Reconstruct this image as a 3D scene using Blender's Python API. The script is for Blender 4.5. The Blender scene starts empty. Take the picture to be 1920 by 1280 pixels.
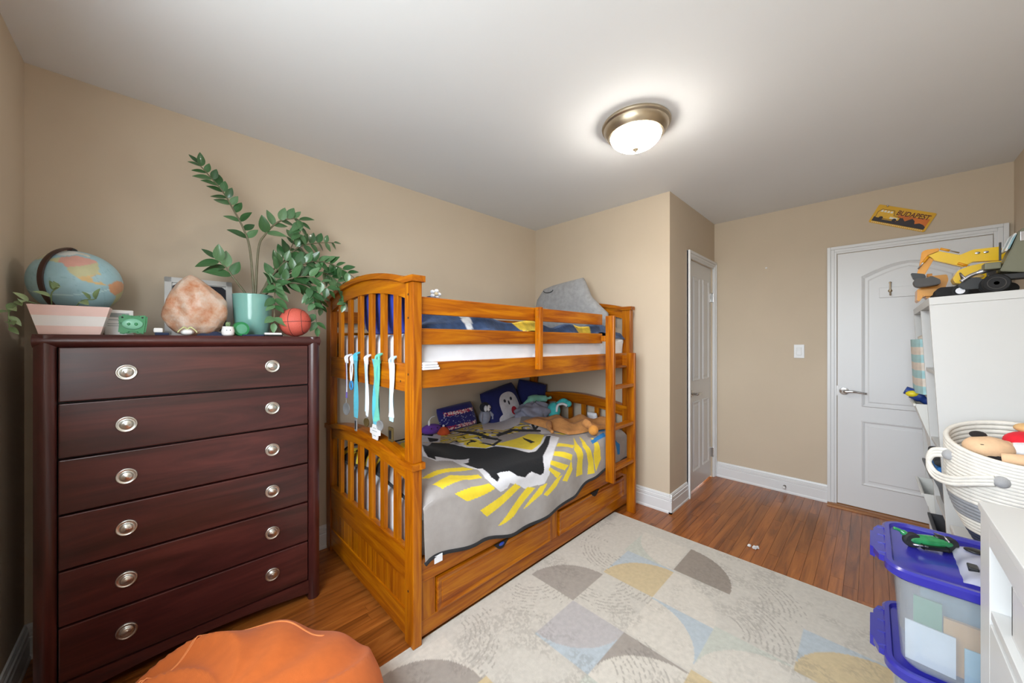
import bpy, bmesh, math, random
from mathutils import Vector, Matrix
random.seed(7)
R = math.radians
sc = bpy.context.scene
col = sc.collection
# ------------------------------------------------------------------ camera
cam = bpy.data.cameras.new('camera'); camo = bpy.data.objects.new('camera', cam); col.objects.link(camo)
cam.sensor_width = 36; cam.sensor_fit = 'HORIZONTAL'; cam.lens = 36 * 668.15 / 1920
cam.clip_start = .02
camo.location = (0, 0, 1.30); camo.rotation_euler = (R(90), 0, R(45.263 - 90))
sc.camera = camo
# ------------------------------------------------------------------ light
W = bpy.data.worlds.new('world'); sc.world = W; W.use_nodes = True
wn = W.node_tree; bg = wn.nodes['Background']; bg.inputs[1].default_value = 12.0
wt = wn.nodes.new('ShaderNodeTexCoord'); wsx = wn.nodes.new('ShaderNodeSeparateXYZ'); wr = wn.nodes.new('ShaderNodeValToRGB')   # overcast sky over darker ground
wn.links.new(wt.outputs['Generated'], wsx.inputs[0]); wn.links.new(wsx.outputs[2], wr.inputs[0]); wn.links.new(wr.outputs[0], bg.inputs[0])
wr.color_ramp.elements[0].position = 0; wr.color_ramp.elements[0].color = (.40, .43, .43, 1); wr.color_ramp.elements[1].position = .02; wr.color_ramp.elements[1].color = (.84, .93, 1, 1)
pl = bpy.data.lights.new('window_portal', 'AREA'); pl.shape = 'RECTANGLE'; pl.size = 1.55; pl.size_y = 1.2
pl.cycles.is_portal = True
po = bpy.data.objects.new('window_portal', pl); col.objects.link(po)
po.location = (-.50, .50, 1.60); po.rotation_euler = (R(90), 0, R(-90))
sc.view_settings.view_transform = 'Standard'; sc.view_settings.look = 'None'
sc.view_settings.gamma = 1; sc.view_settings.exposure = 0.88
LAMP = 42.0
# ------------------------------------------------------------------ helpers
WP = {}
class MB:
    def __init__(s): s.v = []; s.f = []
    def add(s, v, f):
        o = len(s.v); s.v += [tuple(p) for p in v]; s.f += [tuple(i + o for i in q) for q in f]; return s
    def box(s, a, b, bev=0):
        bm = bmesh.new(); bmesh.ops.create_cube(bm, size=1)
        for v in bm.verts:
            v.co = Vector([(a[i] + b[i]) / 2 + v.co[i] * (b[i] - a[i]) for i in range(3)])
        if bev: bmesh.ops.bevel(bm, geom=bm.edges[:], offset=bev, segments=2, profile=.6, affect='EDGES')
        return s.bm(bm)
    def bm(s, bm):
        bm.verts.index_update(); s.add([v.co[:] for v in bm.verts], [[v.index for v in f.verts] for f in bm.faces]); bm.free(); return s
    def prism(s, pts, ax, a, b):
        """2-D outline pts extruded from a to b along axis ax (0,1,2); pts are the other two axes in order"""
        n = len(pts)
        def mk(p, h):
            q = list(p); q.insert(ax, h); return q
        v = [mk(p, a) for p in pts] + [mk(p, b) for p in pts]
        return s.add(v, [tuple(range(n))[::-1], tuple(range(n, 2 * n))] + [(i, (i + 1) % n, n + (i + 1) % n, n + i) for i in range(n)])
    def band(s, top, bot, ax, a, b):
        """strip between two polylines (top, bot) extruded along ax: quads only"""
        n = len(top); v = []
        for h in (a, b):
            for P in (top, bot):
                for p in P:
                    q = list(p); q.insert(ax, h); v.append(q)
        f = []
        T0, B0, T1, B1 = 0, n, 2 * n, 3 * n
        for i in range(n - 1):
            f += [(T0 + i, T0 + i + 1, B0 + i + 1, B0 + i), (T1 + i, B1 + i, B1 + i + 1, T1 + i + 1),
                  (T0 + i, T1 + i, T1 + i + 1, T0 + i + 1), (B0 + i, B0 + i + 1, B1 + i + 1, B1 + i)]
        f += [(T0, B0, B1, T1), (T0 + n - 1, T1 + n - 1, B1 + n - 1, B0 + n - 1)]
        return s.add(v, f)
    def tube(s, path, r, n=8, cap=True, closed=False):
        P = [Vector(p) for p in path]; m = len(P); rr = r if isinstance(r, (list, tuple)) else [r] * m
        v = []; up = Vector((0, 0, 1)); prev = None
        for i, p in enumerate(P):
            if closed: t = P[(i + 1) % m] - P[i - 1]
            else: t = P[min(i + 1, m - 1)] - P[max(i - 1, 0)]
            t.normalize()
            if prev is None:
                a = t.orthogonal().normalized()
            else:
                a = prev - t * prev.dot(t)
                a = a.normalized() if a.length > 1e-6 else t.orthogonal().normalized()
            prev = a; b = t.cross(a)
            for k in range(n):
                an = 2 * math.pi * k / n; v.append(p + (a * math.cos(an) + b * math.sin(an)) * rr[i])
        f = []
        for i in range(m if closed else m - 1):
            j = (i + 1) % m
            for k in range(n): f.append((i * n + k, i * n + (k + 1) % n, j * n + (k + 1) % n, j * n + k))
        if cap and not closed: f += [tuple(range(n))[::-1], tuple(range((m - 1) * n, m * n))]
        return s.add(v, f)
    def lathe(s, prof, c=(0, 0, 0), axis=(0, 0, 1), n=32, sx=1, sy=1):
        """profile of (radius, height) about axis at c"""
        ax = Vector(axis).normalized(); a = Vector((1, 0, 0)) if abs(ax.x) < .9 else Vector((0, 1, 0))
        a = (a - ax * a.dot(ax)).normalized(); b = ax.cross(a); c = Vector(c); v = []; f = []
        m = len(prof)
        for r, h in prof:
            for k in range(n):
                t = 2 * math.pi * k / n; v.append(c + ax * h + a * (r * sx * math.cos(t)) + b * (r * sy * math.sin(t)))
        for i in range(m - 1):
            for k in range(n): f.append((i * n + k, i * n + (k + 1) % n, (i + 1) * n + (k + 1) % n, (i + 1) * n + k))
        if prof[0][0] > 1e-5: f.append(tuple(range(n))[::-1])
        if prof[-1][0] > 1e-5: f.append(tuple(range((m - 1) * n, m * n)))
        return s.add(v, f)
    def ell(s, c, r, n=20, m=12, fn=None, M=None):
        v = []; f = []; c = Vector(c)
        for i in range(m + 1):
            th = math.pi * i / m
            for k in range(n):
                ph = 2 * math.pi * k / n; d = Vector((math.sin(th) * math.cos(ph), math.sin(th) * math.sin(ph), math.cos(th)))
                q = 1 if fn is None else fn(d)
                p = Vector((d.x * r[0], d.y * r[1], d.z * r[2])) * q
                if M: p = M @ p
                v.append(c + p)
        for i in range(m):
            for k in range(n): f.append((i * n + k, (i + 1) * n + k, (i + 1) * n + (k + 1) % n, i * n + (k + 1) % n))
        return s.add(v, f)
    def grid(s, fn, nu, nv):
        v = [fn(i / nu, j / nv) for i in range(nu + 1) for j in range(nv + 1)]
        return s.add(v, [(i * (nv + 1) + j, (i + 1) * (nv + 1) + j, (i + 1) * (nv + 1) + j + 1, i * (nv + 1) + j + 1) for i in range(nu) for j in range(nv)])
    def xf(s, M): s.v = [tuple(M @ Vector(p)) for p in s.v]; return s
    def mesh(s, name, mat, smooth=False):
        xs = list(zip(*s.v)); c = Vector([(min(a) + max(a)) / 2 for a in xs]); 
        me = bpy.data.meshes.new(name); me.from_pydata([Vector(p) - c for p in s.v], [], s.f); 
        bm = bmesh.new(); bm.from_mesh(me); bmesh.ops.remove_doubles(bm, verts=bm.verts, dist=1e-6); bmesh.ops.recalc_face_normals(bm, faces=bm.faces); bm.to_mesh(me); bm.free()
        if mat: me.materials.append(mat)
        if smooth is True: me.polygons.foreach_set('use_smooth', [True] * len(me.polygons))
        me.update()
        if smooth == 'auto':
            me.polygons.foreach_set('use_smooth', [True] * len(me.polygons)); me.set_sharp_from_angle(angle=R(35))
        return me, c
    def build(s, name, mat, parent=None, smooth=False, **tags):
        me, c = s.mesh(name, mat, smooth); return put(name, me, c, parent, **tags)
def put(name, me, loc, parent=None, **tags):
    o = bpy.data.objects.new(name, me); col.objects.link(o); loc = Vector(loc); WP[o] = loc
    if parent is not None: o.parent = parent; o.location = loc - WP[parent]
    else: o.location = loc
    for k, v in tags.items(): o[k] = v
    return o
def thing(name, loc, label, cat, group=None):
    o = put(name, None, loc); o.empty_display_size = .05; o['label'] = label; o['category'] = cat
    if group: o['group'] = group
    return o
def T(label, cat, group=None):
    d = dict(label=label, category=cat)
    if group: d['group'] = group
    return d
ST = dict(kind='structure')
def spl(P, n=8):
    """Catmull-Rom through P"""
    P = [Vector(p) for p in P]; out = []
    for i in range(len(P) - 1):
        a, b, c, d = P[max(i - 1, 0)], P[i], P[i + 1], P[min(i + 2, len(P) - 1)]
        for k in range(n):
            t = k / n; out.append(.5 * ((2 * b) + (c - a) * t + (2 * a - 5 * b + 4 * c - d) * t * t + (3 * b - a - 3 * c + d) * t ** 3))
    return out + [P[-1]]
def inpoly(x, y, P):
    r = False; j = len(P) - 1
    for i in range(len(P)):
        if (P[i][1] > y) != (P[j][1] > y) and x < (P[j][0] - P[i][0]) * (y - P[i][1]) / (P[j][1] - P[i][1]) + P[i][0]: r = not r
        j = i
    return r
# ------------------------------------------------------------------ materials
def new(name):
    m = bpy.data.materials.new(name); m.use_nodes = True; nt = m.node_tree; return m, nt, nt.nodes['Principled BSDF']
def N(nt, t, **kw):
    n = nt.nodes.new(t)
    for k, v in kw.items(): setattr(n, k, v)
    return n
def coords(nt, scale, obj=True):
    tc = N(nt, 'ShaderNodeTexCoord'); mp = N(nt, 'ShaderNodeMapping'); mp.inputs['Scale'].default_value = scale
    nt.links.new(tc.outputs['Object'], mp.inputs[0]); return mp
def plain(name, c, rough=.5, metal=0, var=.06, scale=14, bump=0, bscale=200, coat=0, spec=.5, emit=0, sheen=0, trans=0, alpha=1):
    m, nt, b = new(name)
    mp = coords(nt, (1, 1, 1)); no = N(nt, 'ShaderNodeTexNoise'); no.inputs['Scale'].default_value = scale; no.inputs['Detail'].default_value = 3
    nt.links.new(mp.outputs[0], no.inputs[0])
    cr = N(nt, 'ShaderNodeValToRGB'); cr.color_ramp.elements[0].position = .3; cr.color_ramp.elements[1].position = .7
    cr.color_ramp.elements[0].color = (*[x * (1 - var) for x in c], 1); cr.color_ramp.elements[1].color = (*[min(1, x * (1 + var)) for x in c], 1)
    nt.links.new(no.outputs[0], cr.inputs[0]); nt.links.new(cr.outputs[0], b.inputs['Base Color'])
    b.inputs['Roughness'].default_value = rough; b.inputs['Metallic'].default_value = metal; b.inputs['Coat Weight'].default_value = coat
    b.inputs['Specular IOR Level'].default_value = spec; b.inputs['Sheen Weight'].default_value = sheen; b.inputs['Transmission Weight'].default_value = trans
    b.inputs['Coat Roughness'].default_value = .12
    if alpha < 1: b.inputs['Alpha'].default_value = alpha
    if emit: b.inputs['Emission Color'].default_value = (*c, 1); b.inputs['Emission Strength'].default_value = emit
    if bump:
        n2 = N(nt, 'ShaderNodeTexNoise'); n2.inputs['Scale'].default_value = bscale; n2.inputs['Detail'].default_value = 2; nt.links.new(mp.outputs[0], n2.inputs[0])
        bp = N(nt, 'ShaderNodeBump'); bp.inputs['Strength'].default_value = bump; bp.inputs['Distance'].default_value = .004
        nt.links.new(n2.outputs[0], bp.inputs['Height']); nt.links.new(bp.outputs[0], b.inputs['Normal'])
    return m
def wood(name, c1, c2, c3, ax, rough=.3, coat=.4, scale=9, stretch=14, rnd=.25, bump=.05, spec=.5):
    m, nt, b = new(name)
    s = [stretch] * 3; s[ax] = 1.0
    mp = coords(nt, s); oi = N(nt, 'ShaderNodeObjectInfo'); ad = N(nt, 'ShaderNodeVectorMath', operation='ADD')
    sc_ = N(nt, 'ShaderNodeVectorMath', operation='SCALE'); sc_.inputs['Scale'].default_value = 37
    cx = N(nt, 'ShaderNodeCombineXYZ')
    for i in range(3): nt.links.new(oi.outputs['Random'], cx.inputs[i])
    nt.links.new(cx.outputs[0], sc_.inputs[0]); nt.links.new(mp.outputs[0], ad.inputs[0]); nt.links.new(sc_.outputs[0], ad.inputs[1])
    no = N(nt, 'ShaderNodeTexNoise'); no.inputs['Scale'].default_value = scale / 4; no.inputs['Detail'].default_value = 6; no.inputs['Roughness'].default_value = .62; no.inputs['Distortion'].default_value = 1.1
    nt.links.new(ad.outputs[0], no.inputs[0])
    cr = N(nt, 'ShaderNodeValToRGB'); e = cr.color_ramp.elements; e[0].position = .32; e[0].color = (*c1, 1); e[1].position = .7; e[1].color = (*c3, 1)
    k = e.new(.5); k.color = (*c2, 1)
    nt.links.new(no.outputs[0], cr.inputs[0])
    hs = N(nt, 'ShaderNodeHueSaturation'); mr = N(nt, 'ShaderNodeMapRange'); mr.inputs['To Min'].default_value = 1 - rnd; mr.inputs['To Max'].default_value = 1 + rnd
    nt.links.new(oi.outputs['Random'], mr.inputs[0]); nt.links.new(mr.outputs[0], hs.inputs['Value']); nt.links.new(cr.outputs[0], hs.inputs['Color']); nt.links.new(hs.outputs[0], b.inputs['Base Color'])
    b.inputs['Roughness'].default_value = rough; b.inputs['Coat Weight'].default_value = coat; b.inputs['Coat Roughness'].default_value = .15; b.inputs['Specular IOR Level'].default_value = spec
    bp = N(nt, 'ShaderNodeBump'); bp.inputs['Strength'].default_value = bump; bp.inputs['Distance'].default_value = .003
    nt.links.new(no.outputs[0], bp.inputs['Height']); nt.links.new(bp.outputs[0], b.inputs['Normal'])
    return m
def vcol(name, rough=.8, sheen=0, var=.1, scale=60, bump=.15, bscale=500, dist=.002):
    m, nt, b = new(name); a = N(nt, 'ShaderNodeVertexColor', layer_name='print')
    mp = coords(nt, (1, 1, 1)); no = N(nt, 'ShaderNodeTexNoise'); no.inputs['Scale'].default_value = scale; no.inputs['Detail'].default_value = 4; nt.links.new(mp.outputs[0], no.inputs[0])
    mr = N(nt, 'ShaderNodeMapRange'); mr.inputs['From Min'].default_value = .3; mr.inputs['From Max'].default_value = .7; mr.inputs['To Min'].default_value = 1 - var; mr.inputs['To Max'].default_value = 1 + var
    nt.links.new(no.outputs[0], mr.inputs[0])
    hs = N(nt, 'ShaderNodeHueSaturation'); nt.links.new(mr.outputs[0], hs.inputs['Value']); nt.links.new(a.outputs[0], hs.inputs['Color']); nt.links.new(hs.outputs[0], b.inputs['Base Color'])
    b.inputs['Roughness'].default_value = rough; b.inputs['Sheen Weight'].default_value = sheen
    n2 = N(nt, 'ShaderNodeTexNoise'); n2.inputs['Scale'].default_value = bscale; nt.links.new(mp.outputs[0], n2.inputs[0])
    bp = N(nt, 'ShaderNodeBump'); bp.inputs['Strength'].default_value = bump; bp.inputs['Distance'].default_value = dist; nt.links.new(n2.outputs[0], bp.inputs['Height']); nt.links.new(bp.outputs[0], b.inputs['Normal'])
    return m
def paint(me, c, fn):
    """print colours on the vertices from world position"""
    at = me.color_attributes.new('print', 'FLOAT_COLOR', 'POINT'); buf = []
    for v in me.vertices: buf += [*fn(v.co + c), 1]
    at.data.foreach_set('color', buf)
def S(r, g, b):
    f = lambda u: (u / 255 / 12.92) if u < 10.3 else ((u / 255 + .055) / 1.055) ** 2.4
    return f(r), f(g), f(b)
M = {}
M['wall'] = plain('wall_paint', S(203, 187, 166), .85, var=.02, scale=3, bump=.06, bscale=350)
M['ceil'] = plain('ceiling_paint', S(231, 233, 236), .9, var=.01, scale=2, bump=.03, bscale=300)
M['white'] = plain('white_gloss_paint', S(224, 225, 227), .35, var=.01, scale=4)
M['furn'] = plain('white_laminate', S(207, 207, 206), .4, var=.01, scale=4)
M['chrome'] = plain('brushed_nickel', S(200, 200, 200), .22, 1, var=.04)
M['knob'] = plain('satin_nickel', S(214, 214, 208), .3, 1, var=.04)
M['bronze'] = plain('lamp_bronze', S(188, 174, 152), .36, 1, var=.05)
BW = (S(130, 60, 2), S(164, 90, 2), S(190, 118, 4))
for i, a in enumerate('xyz'): M['bed' + a] = wood('honey_pine_' + a, *BW, i, rough=.36, coat=.12, rnd=.07, spec=.3)
for i, a in enumerate('xyz'): M['dr' + a] = wood('cherry_wood_' + a, S(46, 20, 18), S(66, 29, 27), S(86, 40, 36), i, rough=.34, coat=.25, scale=6, stretch=9, rnd=.08, bump=.02)
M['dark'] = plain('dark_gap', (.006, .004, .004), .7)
M['floor'] = wood('oak_strip', S(108, 56, 18), S(150, 84, 32), S(174, 106, 46), 0, rough=.3, coat=.12, scale=7, stretch=13, rnd=.16, bump=.05)
M['oak'] = wood('oak_trim', S(120, 70, 26), S(160, 100, 44), S(180, 120, 60), 1, rough=.35, coat=.3)
M['sheet'] = plain('white_sheet', S(232, 234, 240), .85, var=.03, bump=.1, bscale=40)
M['black'] = plain('black_plastic', S(22, 22, 24), .4)
M['rubber'] = plain('black_rubber', S(30, 30, 32), .8, bump=.3, bscale=120)
def fabric(name, c, v=.1, sheen=.06, bump=.25, bs=260): return plain(name, c, .9, var=v, scale=30, bump=bump, bscale=bs, sheen=sheen)
# ================================================================== ROOM
X0, YB, X1, YC, X2, YR, H = -.391, 2.438, 2.753, 1.078, 3.843, -.634, 2.44
t = .12
fl = MB().box((X0 - t, YR - t, -.10), (X2 + t, YB + t, -.006)).build('floor', M['dark'], **ST)
rp = random.Random(3); pw = .057; j = 0; pm = {}
y = YR
while y < YB:
    x = X0 - rp.uniform(0, .9)
    while x < X2:
        L = round(rp.choice((.7, .9, 1.1, 1.3, 1.5)), 2); a = max(x, X0); b = min(x + L, X2 + .02); hh = min(pw, YB - y) - .0011
        if b - a > .03 and not (a >= X1 and y > YC):
            key = (round(b - a, 3), round(hh, 4))
            if key not in pm: pm[key] = MB().box((0, 0, -.006), (b - a - .0011, hh, 0)).mesh('plank', M['floor'])[0]
            put('plank', pm[key], ((a + b) / 2, y + hh / 2, -.003), fl)
        x += L
    y += pw
MB().box((X0 - t, YR - t, H), (X2 + t, YB + t, H + .1)).build('ceiling', M['ceil'], **ST)
MB().box((X0 - t, YB, 0), (X1, YB + t, H)).build('wall_back', M['wall'], **ST)
MB().box((X1, YC, 0), (X1 + .08, YB + t, H)).build('wall_bed_end', M['wall'], **ST)
w = MB().box((X1 + .08, YC, 0), (3.1705, YC + .08, H)).box((3.7765, YC, 0), (X2, YC + .08, H)).box((3.1705, YC, 2.00), (3.7765, YC + .08, H))
w.build('wall_closet', M['wall'], **ST)
MB().box((X2, YR - t, 0), (X2 + t, YC + .1, H)).build('wall_door', M['wall'], **ST)
MB().box((X0 - t, YR - t, 0), (X2, YR, H)).build('wall_right', M['wall'], **ST)
wy0, wy1, wz0, wz1 = -.275, 1.275, 1.0, 2.2
w = MB().box((X0 - t, YR, 0), (X0, wy0, H)).box((X0 - t, wy1, 0), (X0, YB, H)).box((X0 - t, wy0, 0), (X0, wy1, wz0)).box((X0 - t, wy0, wz1), (X0, wy1, H))
w.build('wall_left', M['wall'], **ST)
wi = put('window_1', None, (X0, .50, wz0), **ST)
m = MB()
for a, b in (((wy0, wz0), (wy0 + .05, wz1)), ((wy1 - .05, wz0), (wy1, wz1)), ((wy0, wz0), (wy1, wz0 + .05)), ((wy0, wz1 - .05), (wy1, wz1)), ((.48, wz0), (.52, wz1))):
    m.box((X0 - .09, a[0], a[1]), (X0 - .04, b[0], b[1]))
m.build('window_frame', M['white'], wi)
m = MB()
for a, b in (((wy0 - .06, wz0 - .06), (wy0, wz1 + .06)), ((wy1, wz0 - .06), (wy1 + .06, wz1 + .06)), ((wy0, wz1), (wy1, wz1 + .06))): m.box((X0, a[0], a[1]), (X0 + .018, b[0], b[1]), .004)
m.build('window_casing', M['white'], wi)
MB().box((X0 - .04, wy0 - .08, wz0 - .03), (X0 + .05, wy1 + .08, wz0), .006).build('window_sill', M['white'], wi)
g, nt, b_ = new('window_glass'); tr = N(nt, 'ShaderNodeBsdfTransparent'); gl = N(nt, 'ShaderNodeBsdfGlossy'); gl.inputs['Roughness'].default_value = .02; mx = N(nt, 'ShaderNodeMixShader'); mx.inputs[0].default_value = .06
nt.links.new(tr.outputs[0], mx.inputs[1]); nt.links.new(gl.outputs[0], mx.inputs[2]); nt.links.new(mx.outputs[0], nt.nodes['Material Output'].inputs[0]); M['glass'] = g
for a, b in ((wy0 + .05, .48), (.52, wy1 - .05)): MB().box((X0 - .068, a, wz0 + .05), (X0 - .063, b, wz1 - .05)).build('pane', g, wi)
# baseboards: stepped profile (depth, height)
BP = [(0, 0), (.020, 0), (.020, .012), (.016, .020), (.016, .088), (.012, .092), (.014, .098), (.014, .116), (.009, .120), (.010, .128), (.006, .140), (0, .142)]
def base(name, p, q, nrm):
    """baseboard from p to q (x,y), standing out along nrm"""
    m = MB(); n = len(BP); v = []
    for e in (p, q):
        for d, h in BP: v.append((e[0] + nrm[0] * d, e[1] + nrm[1] * d, h))
    m.add(v, [tuple(range(n)), tuple(range(n, 2 * n))[::-1]] + [(i, n + i, n + (i + 1) % n, (i + 1) % n) for i in range(n)])
    return m.build(name, M['white'], **ST)
base('baseboard_back', (X0, YB), (X1, YB), (0, -1)); base('baseboard_left', (X0, YR), (X0, YB), (1, 0))
base('baseboard_bed_end', (X1, YC - .020), (X1, YB), (-1, 0)); base('baseboard_closet', (X1 - .020, YC), (3.10, YC), (0, -1))
bd = base('baseboard_door', (X2, .25), (X2, YC), (-1, 0)); base('baseboard_right', (X0, YR), (X2, YR), (0, 1))
ds = thing('door_stop', (X2 - .018, .527, .055), 'small chrome door stop screwed into the white baseboard', 'door stop')
MB().lathe([(.012, 0), (.012, .006), (.005, .008), (.005, .035)], (X2 - .016, .527, .055), (-1, 0, 0), 16).build('stem', M['chrome'], ds, True)
MB().lathe([(.008, 0), (.011, .004), (.011, .012), (.007, .016)], (X2 - .050, .527, .055), (-1, 0, 0), 16).build('tip', M['white'], ds, True)
# casings
def casing(name, side, zt, ax, plane, nrm, a0, a1, w):
    """door casing with a moulded profile round an opening a0..a1 wide, zt high"""
    m = MB()
    def bx(p0, p1, z0, z1, d0, d1):
        lo, hi = sorted((plane + nrm * d0, plane + nrm * d1))
        if ax == 0: m.box((lo, min(p0, p1), z0), (hi, max(p0, p1), z1), .003)
        else: m.box((min(p0, p1), lo, z0), (max(p0, p1), hi, z1), .003)
    for d0, f0, f1 in ((.014, 0, 1), (.020, .25, .62), (.026, .62, 1)):
        bx(a0 - w * f0, a0 - w * f1, 0, zt + w * f1, -.002, d0); bx(a1 + w * f0, a1 + w * f1, 0, zt + w * f1, -.002, d0)
        bx(a0 - w * f0, a1 + w * f0, zt + w * f0, zt + w * f1, -.002, d0 - .0004)
    return m.build(name, M['white'], **ST)
casing('trim_1', 0, 1.995, 0, X2, -1, -.556, .195, .057)
casing('trim_2', 0, 2.0, 1, YC, -1, 3.165, 3.782, .058)
MB().prism([(X2 - .075, 0), (X2 - .07, .008), (X2 - .045, .016), (X2, .018), (X2, 0)], 1, -.60, .25).build('trim_3', M['oak'], **ST).__setitem__('label', 'oak threshold strip under the white door')
# helper to place a 2-D outline on a door face
def frame_mould(m, ol, cx, cy, put3, w=.030, h=.010):
    """raised-and-fielded moulding following closed outline ol; put3(a,b,d) -> world"""
    n = len(ol)
    def inset(k):
        return [(cx + (a - cx) * (1 - k / max(abs(a - cx), .05)), cy + (b - cy) * (1 - k / max(abs(b - cy), .05))) for a, b in ol]
    rings = [(0, 0.0005), (.006, h * .75), (.014, h * .3), (w * .8, -.004), (w, -.003), (w + .012, .004), (w + .016, .004)]
    v = [put3(a, b, d) for k, d in rings for a, b in inset(k)]
    f = []
    for r in range(len(rings) - 1):
        for i in range(n): f.append((r * n + i, r * n + (i + 1) % n, (r + 1) * n + (i + 1) % n, (r + 1) * n + i))
    f.append(tuple(range((len(rings) - 1) * n, len(rings) * n)))
    m.add(v, f); return m
# door_1
d1 = put('door_1', None, (X2, -.18, 0), **ST)
xd = X2 - .010
MB().box((xd, -.553, .022), (X2 - .001, .191, 1.991), .002).build('door_slab', M['white'], d1)
P3 = lambda a, b, d: (xd - .0006 - d, a, b)
arch = [(.055, .80), (-.425, .80), (-.425, 1.80)] + [(-.425 + .48 * k / 10, 1.80 + .085 * math.sin(math.pi * k / 10) ** 1.0) for k in range(1, 10)] + [(.055, 1.80)]
frame_mould(MB(), arch, -.185, 1.32, P3).build('panel', M['white'], d1)
frame_mould(MB(), [(.055, .20), (-.425, .20), (-.425, .695), (.055, .695)], -.185, .447, P3).build('panel', M['white'], d1)
def lever(par, c, n, dr, L, tip=.02):
    """round rose and lever handle; n outward normal, dr lever direction"""
    h = put('door_handle', None, c, par); c = Vector(c); n = Vector(n); dr = Vector(dr)
    MB().lathe([(.030, 0), (.030, .004), (.027, .009), (.014, .012), (.011, .016), (.011, .045)], c, n, 28).build('rose', M['chrome'], h, 'auto')
    P = [c + n * .045, c + n * .052 + dr * .012, c + n * .052 + dr * L * .45 + Vector((0, 0, .004)), c + n * .046 + dr * L + Vector((0, 0, -.004))]
    MB().tube(spl(P, 6), [.011] * 7 + [.010] * 6 + [.008] * 6, 12).build('lever', M['chrome'], h, True)
lever(d1, (xd, .152, .91), (-1, 0, 0), (0, -1, 0), .125)
MB().box((xd - .001, .189, .87), (xd + .003, .197, .95)).build('strike_plate', M['chrome'], d1)
# over-door hook plate with hanging hook
hk = thing('coat_hook_rail', (xd, -.14, 1.66), 'white hook rail with one metal hook on the white arched panel door', 'hook rail')
MB().box((xd - .016, -.30, 1.625), (xd - .004, -.040, 1.70), .003).build('rail', M['white'], hk)
h = MB().tube(spl([(xd - .018, -.096, 1.73), (xd - .022, -.096, 1.70), (xd - .020, -.096, 1.668), (xd - .034, -.096, 1.640), (xd - .042, -.096, 1.655)], 6), .005, 8)
h.lathe([(.012, 0), (.010, .006), (.0, .008)], (xd - .016, -.096, 1.672), (-1, 0, 0), 16).ell((xd - .018, -.096, 1.732), (.006, .008, .008), 10, 6)
h.build('hook', M['bronze'], hk, True)
# door_2: closet
d2 = put('door_2', None, (3.47, YC, 0), **ST); yd = YC + .012
MB().box((3.172, yd, .012), (3.775, yd + .035, 1.996), .002).build('door_slab', M['white'], d2)
P4 = lambda a, b, d: (a, yd - .0006 - d, b)
for xa, xb in ((3.275, 3.445), (3.525, 3.695)):
    for za, zb in ((.955, 1.865), (.17, .775)):
        frame_mould(MB(), [(xa, za), (xb, za), (xb, zb), (xa, zb)], (xa + xb) / 2, (za + zb) / 2, P4, w=.028).build('panel', M['white'], d2)
lever(d2, (3.245, yd, .852), (0, -1, 0), (1, 0, 0), .11)
for z in (.24, 1.72): MB().box((3.771, YC - .012, z - .045), (3.784, YC + .014, z + .045), .003).build('hinge', M['chrome'], d2)
# light switch, wall nail
sw = thing('light_switch', (X2, .431, 1.217), 'white rocker light switch on the beige wall beside the door', 'light switch')
MB().box((X2 - .006, .396, 1.160), (X2, .466, 1.274), .003).build('plate', M['white'], sw)
MB().box((X2 - .008, .414, 1.184), (X2 - .005, .448, 1.250), .001).build('rim', M['furn'], sw)
MB().prism([(X2 - .012, 1.188), (X2 - .008, 1.217), (X2 - .009, 1.246), (X2 - .005, 1.246), (X2 - .005, 1.188)], 1, .417, .445).build('rocker', M['white'], sw)
MB().tube([(X2, .659, 1.95), (X2 - .012, .659, 1.953)], [.004, .008], 10).build('wall_plug', M['white'], **T('tiny white plug stuck high in the bare beige wall', 'wall plug'))
# ceiling light
L = thing('ceiling_light', (1.777, .872, H), 'round flush-mount ceiling light with bronze rim and glowing glass bowl', 'ceiling light')
c = (1.777, .872, H)
MB().lathe([(.10, 0), (.168, 0), (.172, .008), (.170, .016), (.162, .022), (.160, .030), (.152, .048), (.142, .058), (.138, .064), (.128, .066), (.128, .055)], c, (0, 0, -1), 64).build('rim', M['bronze'], L, 'auto')
g, nt, b_ = new('lit_glass_bowl'); b_.inputs['Base Color'].default_value = (.9, .85, .75, 1); b_.inputs['Roughness'].default_value = .3
lw = N(nt, 'ShaderNodeTexNoise'); lw.inputs['Scale'].default_value = 9; mp = coords(nt, (1, 1, 1)); nt.links.new(mp.outputs[0], lw.inputs[0])
cr = N(nt, 'ShaderNodeValToRGB'); cr.color_ramp.elements[0].color = (1, .92, .79, 1); cr.color_ramp.elements[1].color = (1, .96, .88, 1); nt.links.new(lw.outputs[0], cr.inputs[0])
nt.links.new(cr.outputs[0], b_.inputs['Emission Color']); b_.inputs['Emission Strength'].default_value = LAMP
MB().lathe([(.129 * math.cos(a), .056 + .075 * math.sin(a)) for a in [math.pi / 2 * k / 14 for k in range(14)]] + [(.0005, .131)], c, (0, 0, -1), 48).build('glass_bowl', g, L, True)
MB().lathe([(.016, .127), (.017, .131), (.013, .137), (.006, .142), (.006, .146), (.0005, .148)], c, (0, 0, -1), 20).build('finial', M['bronze'], L, True)
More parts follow.
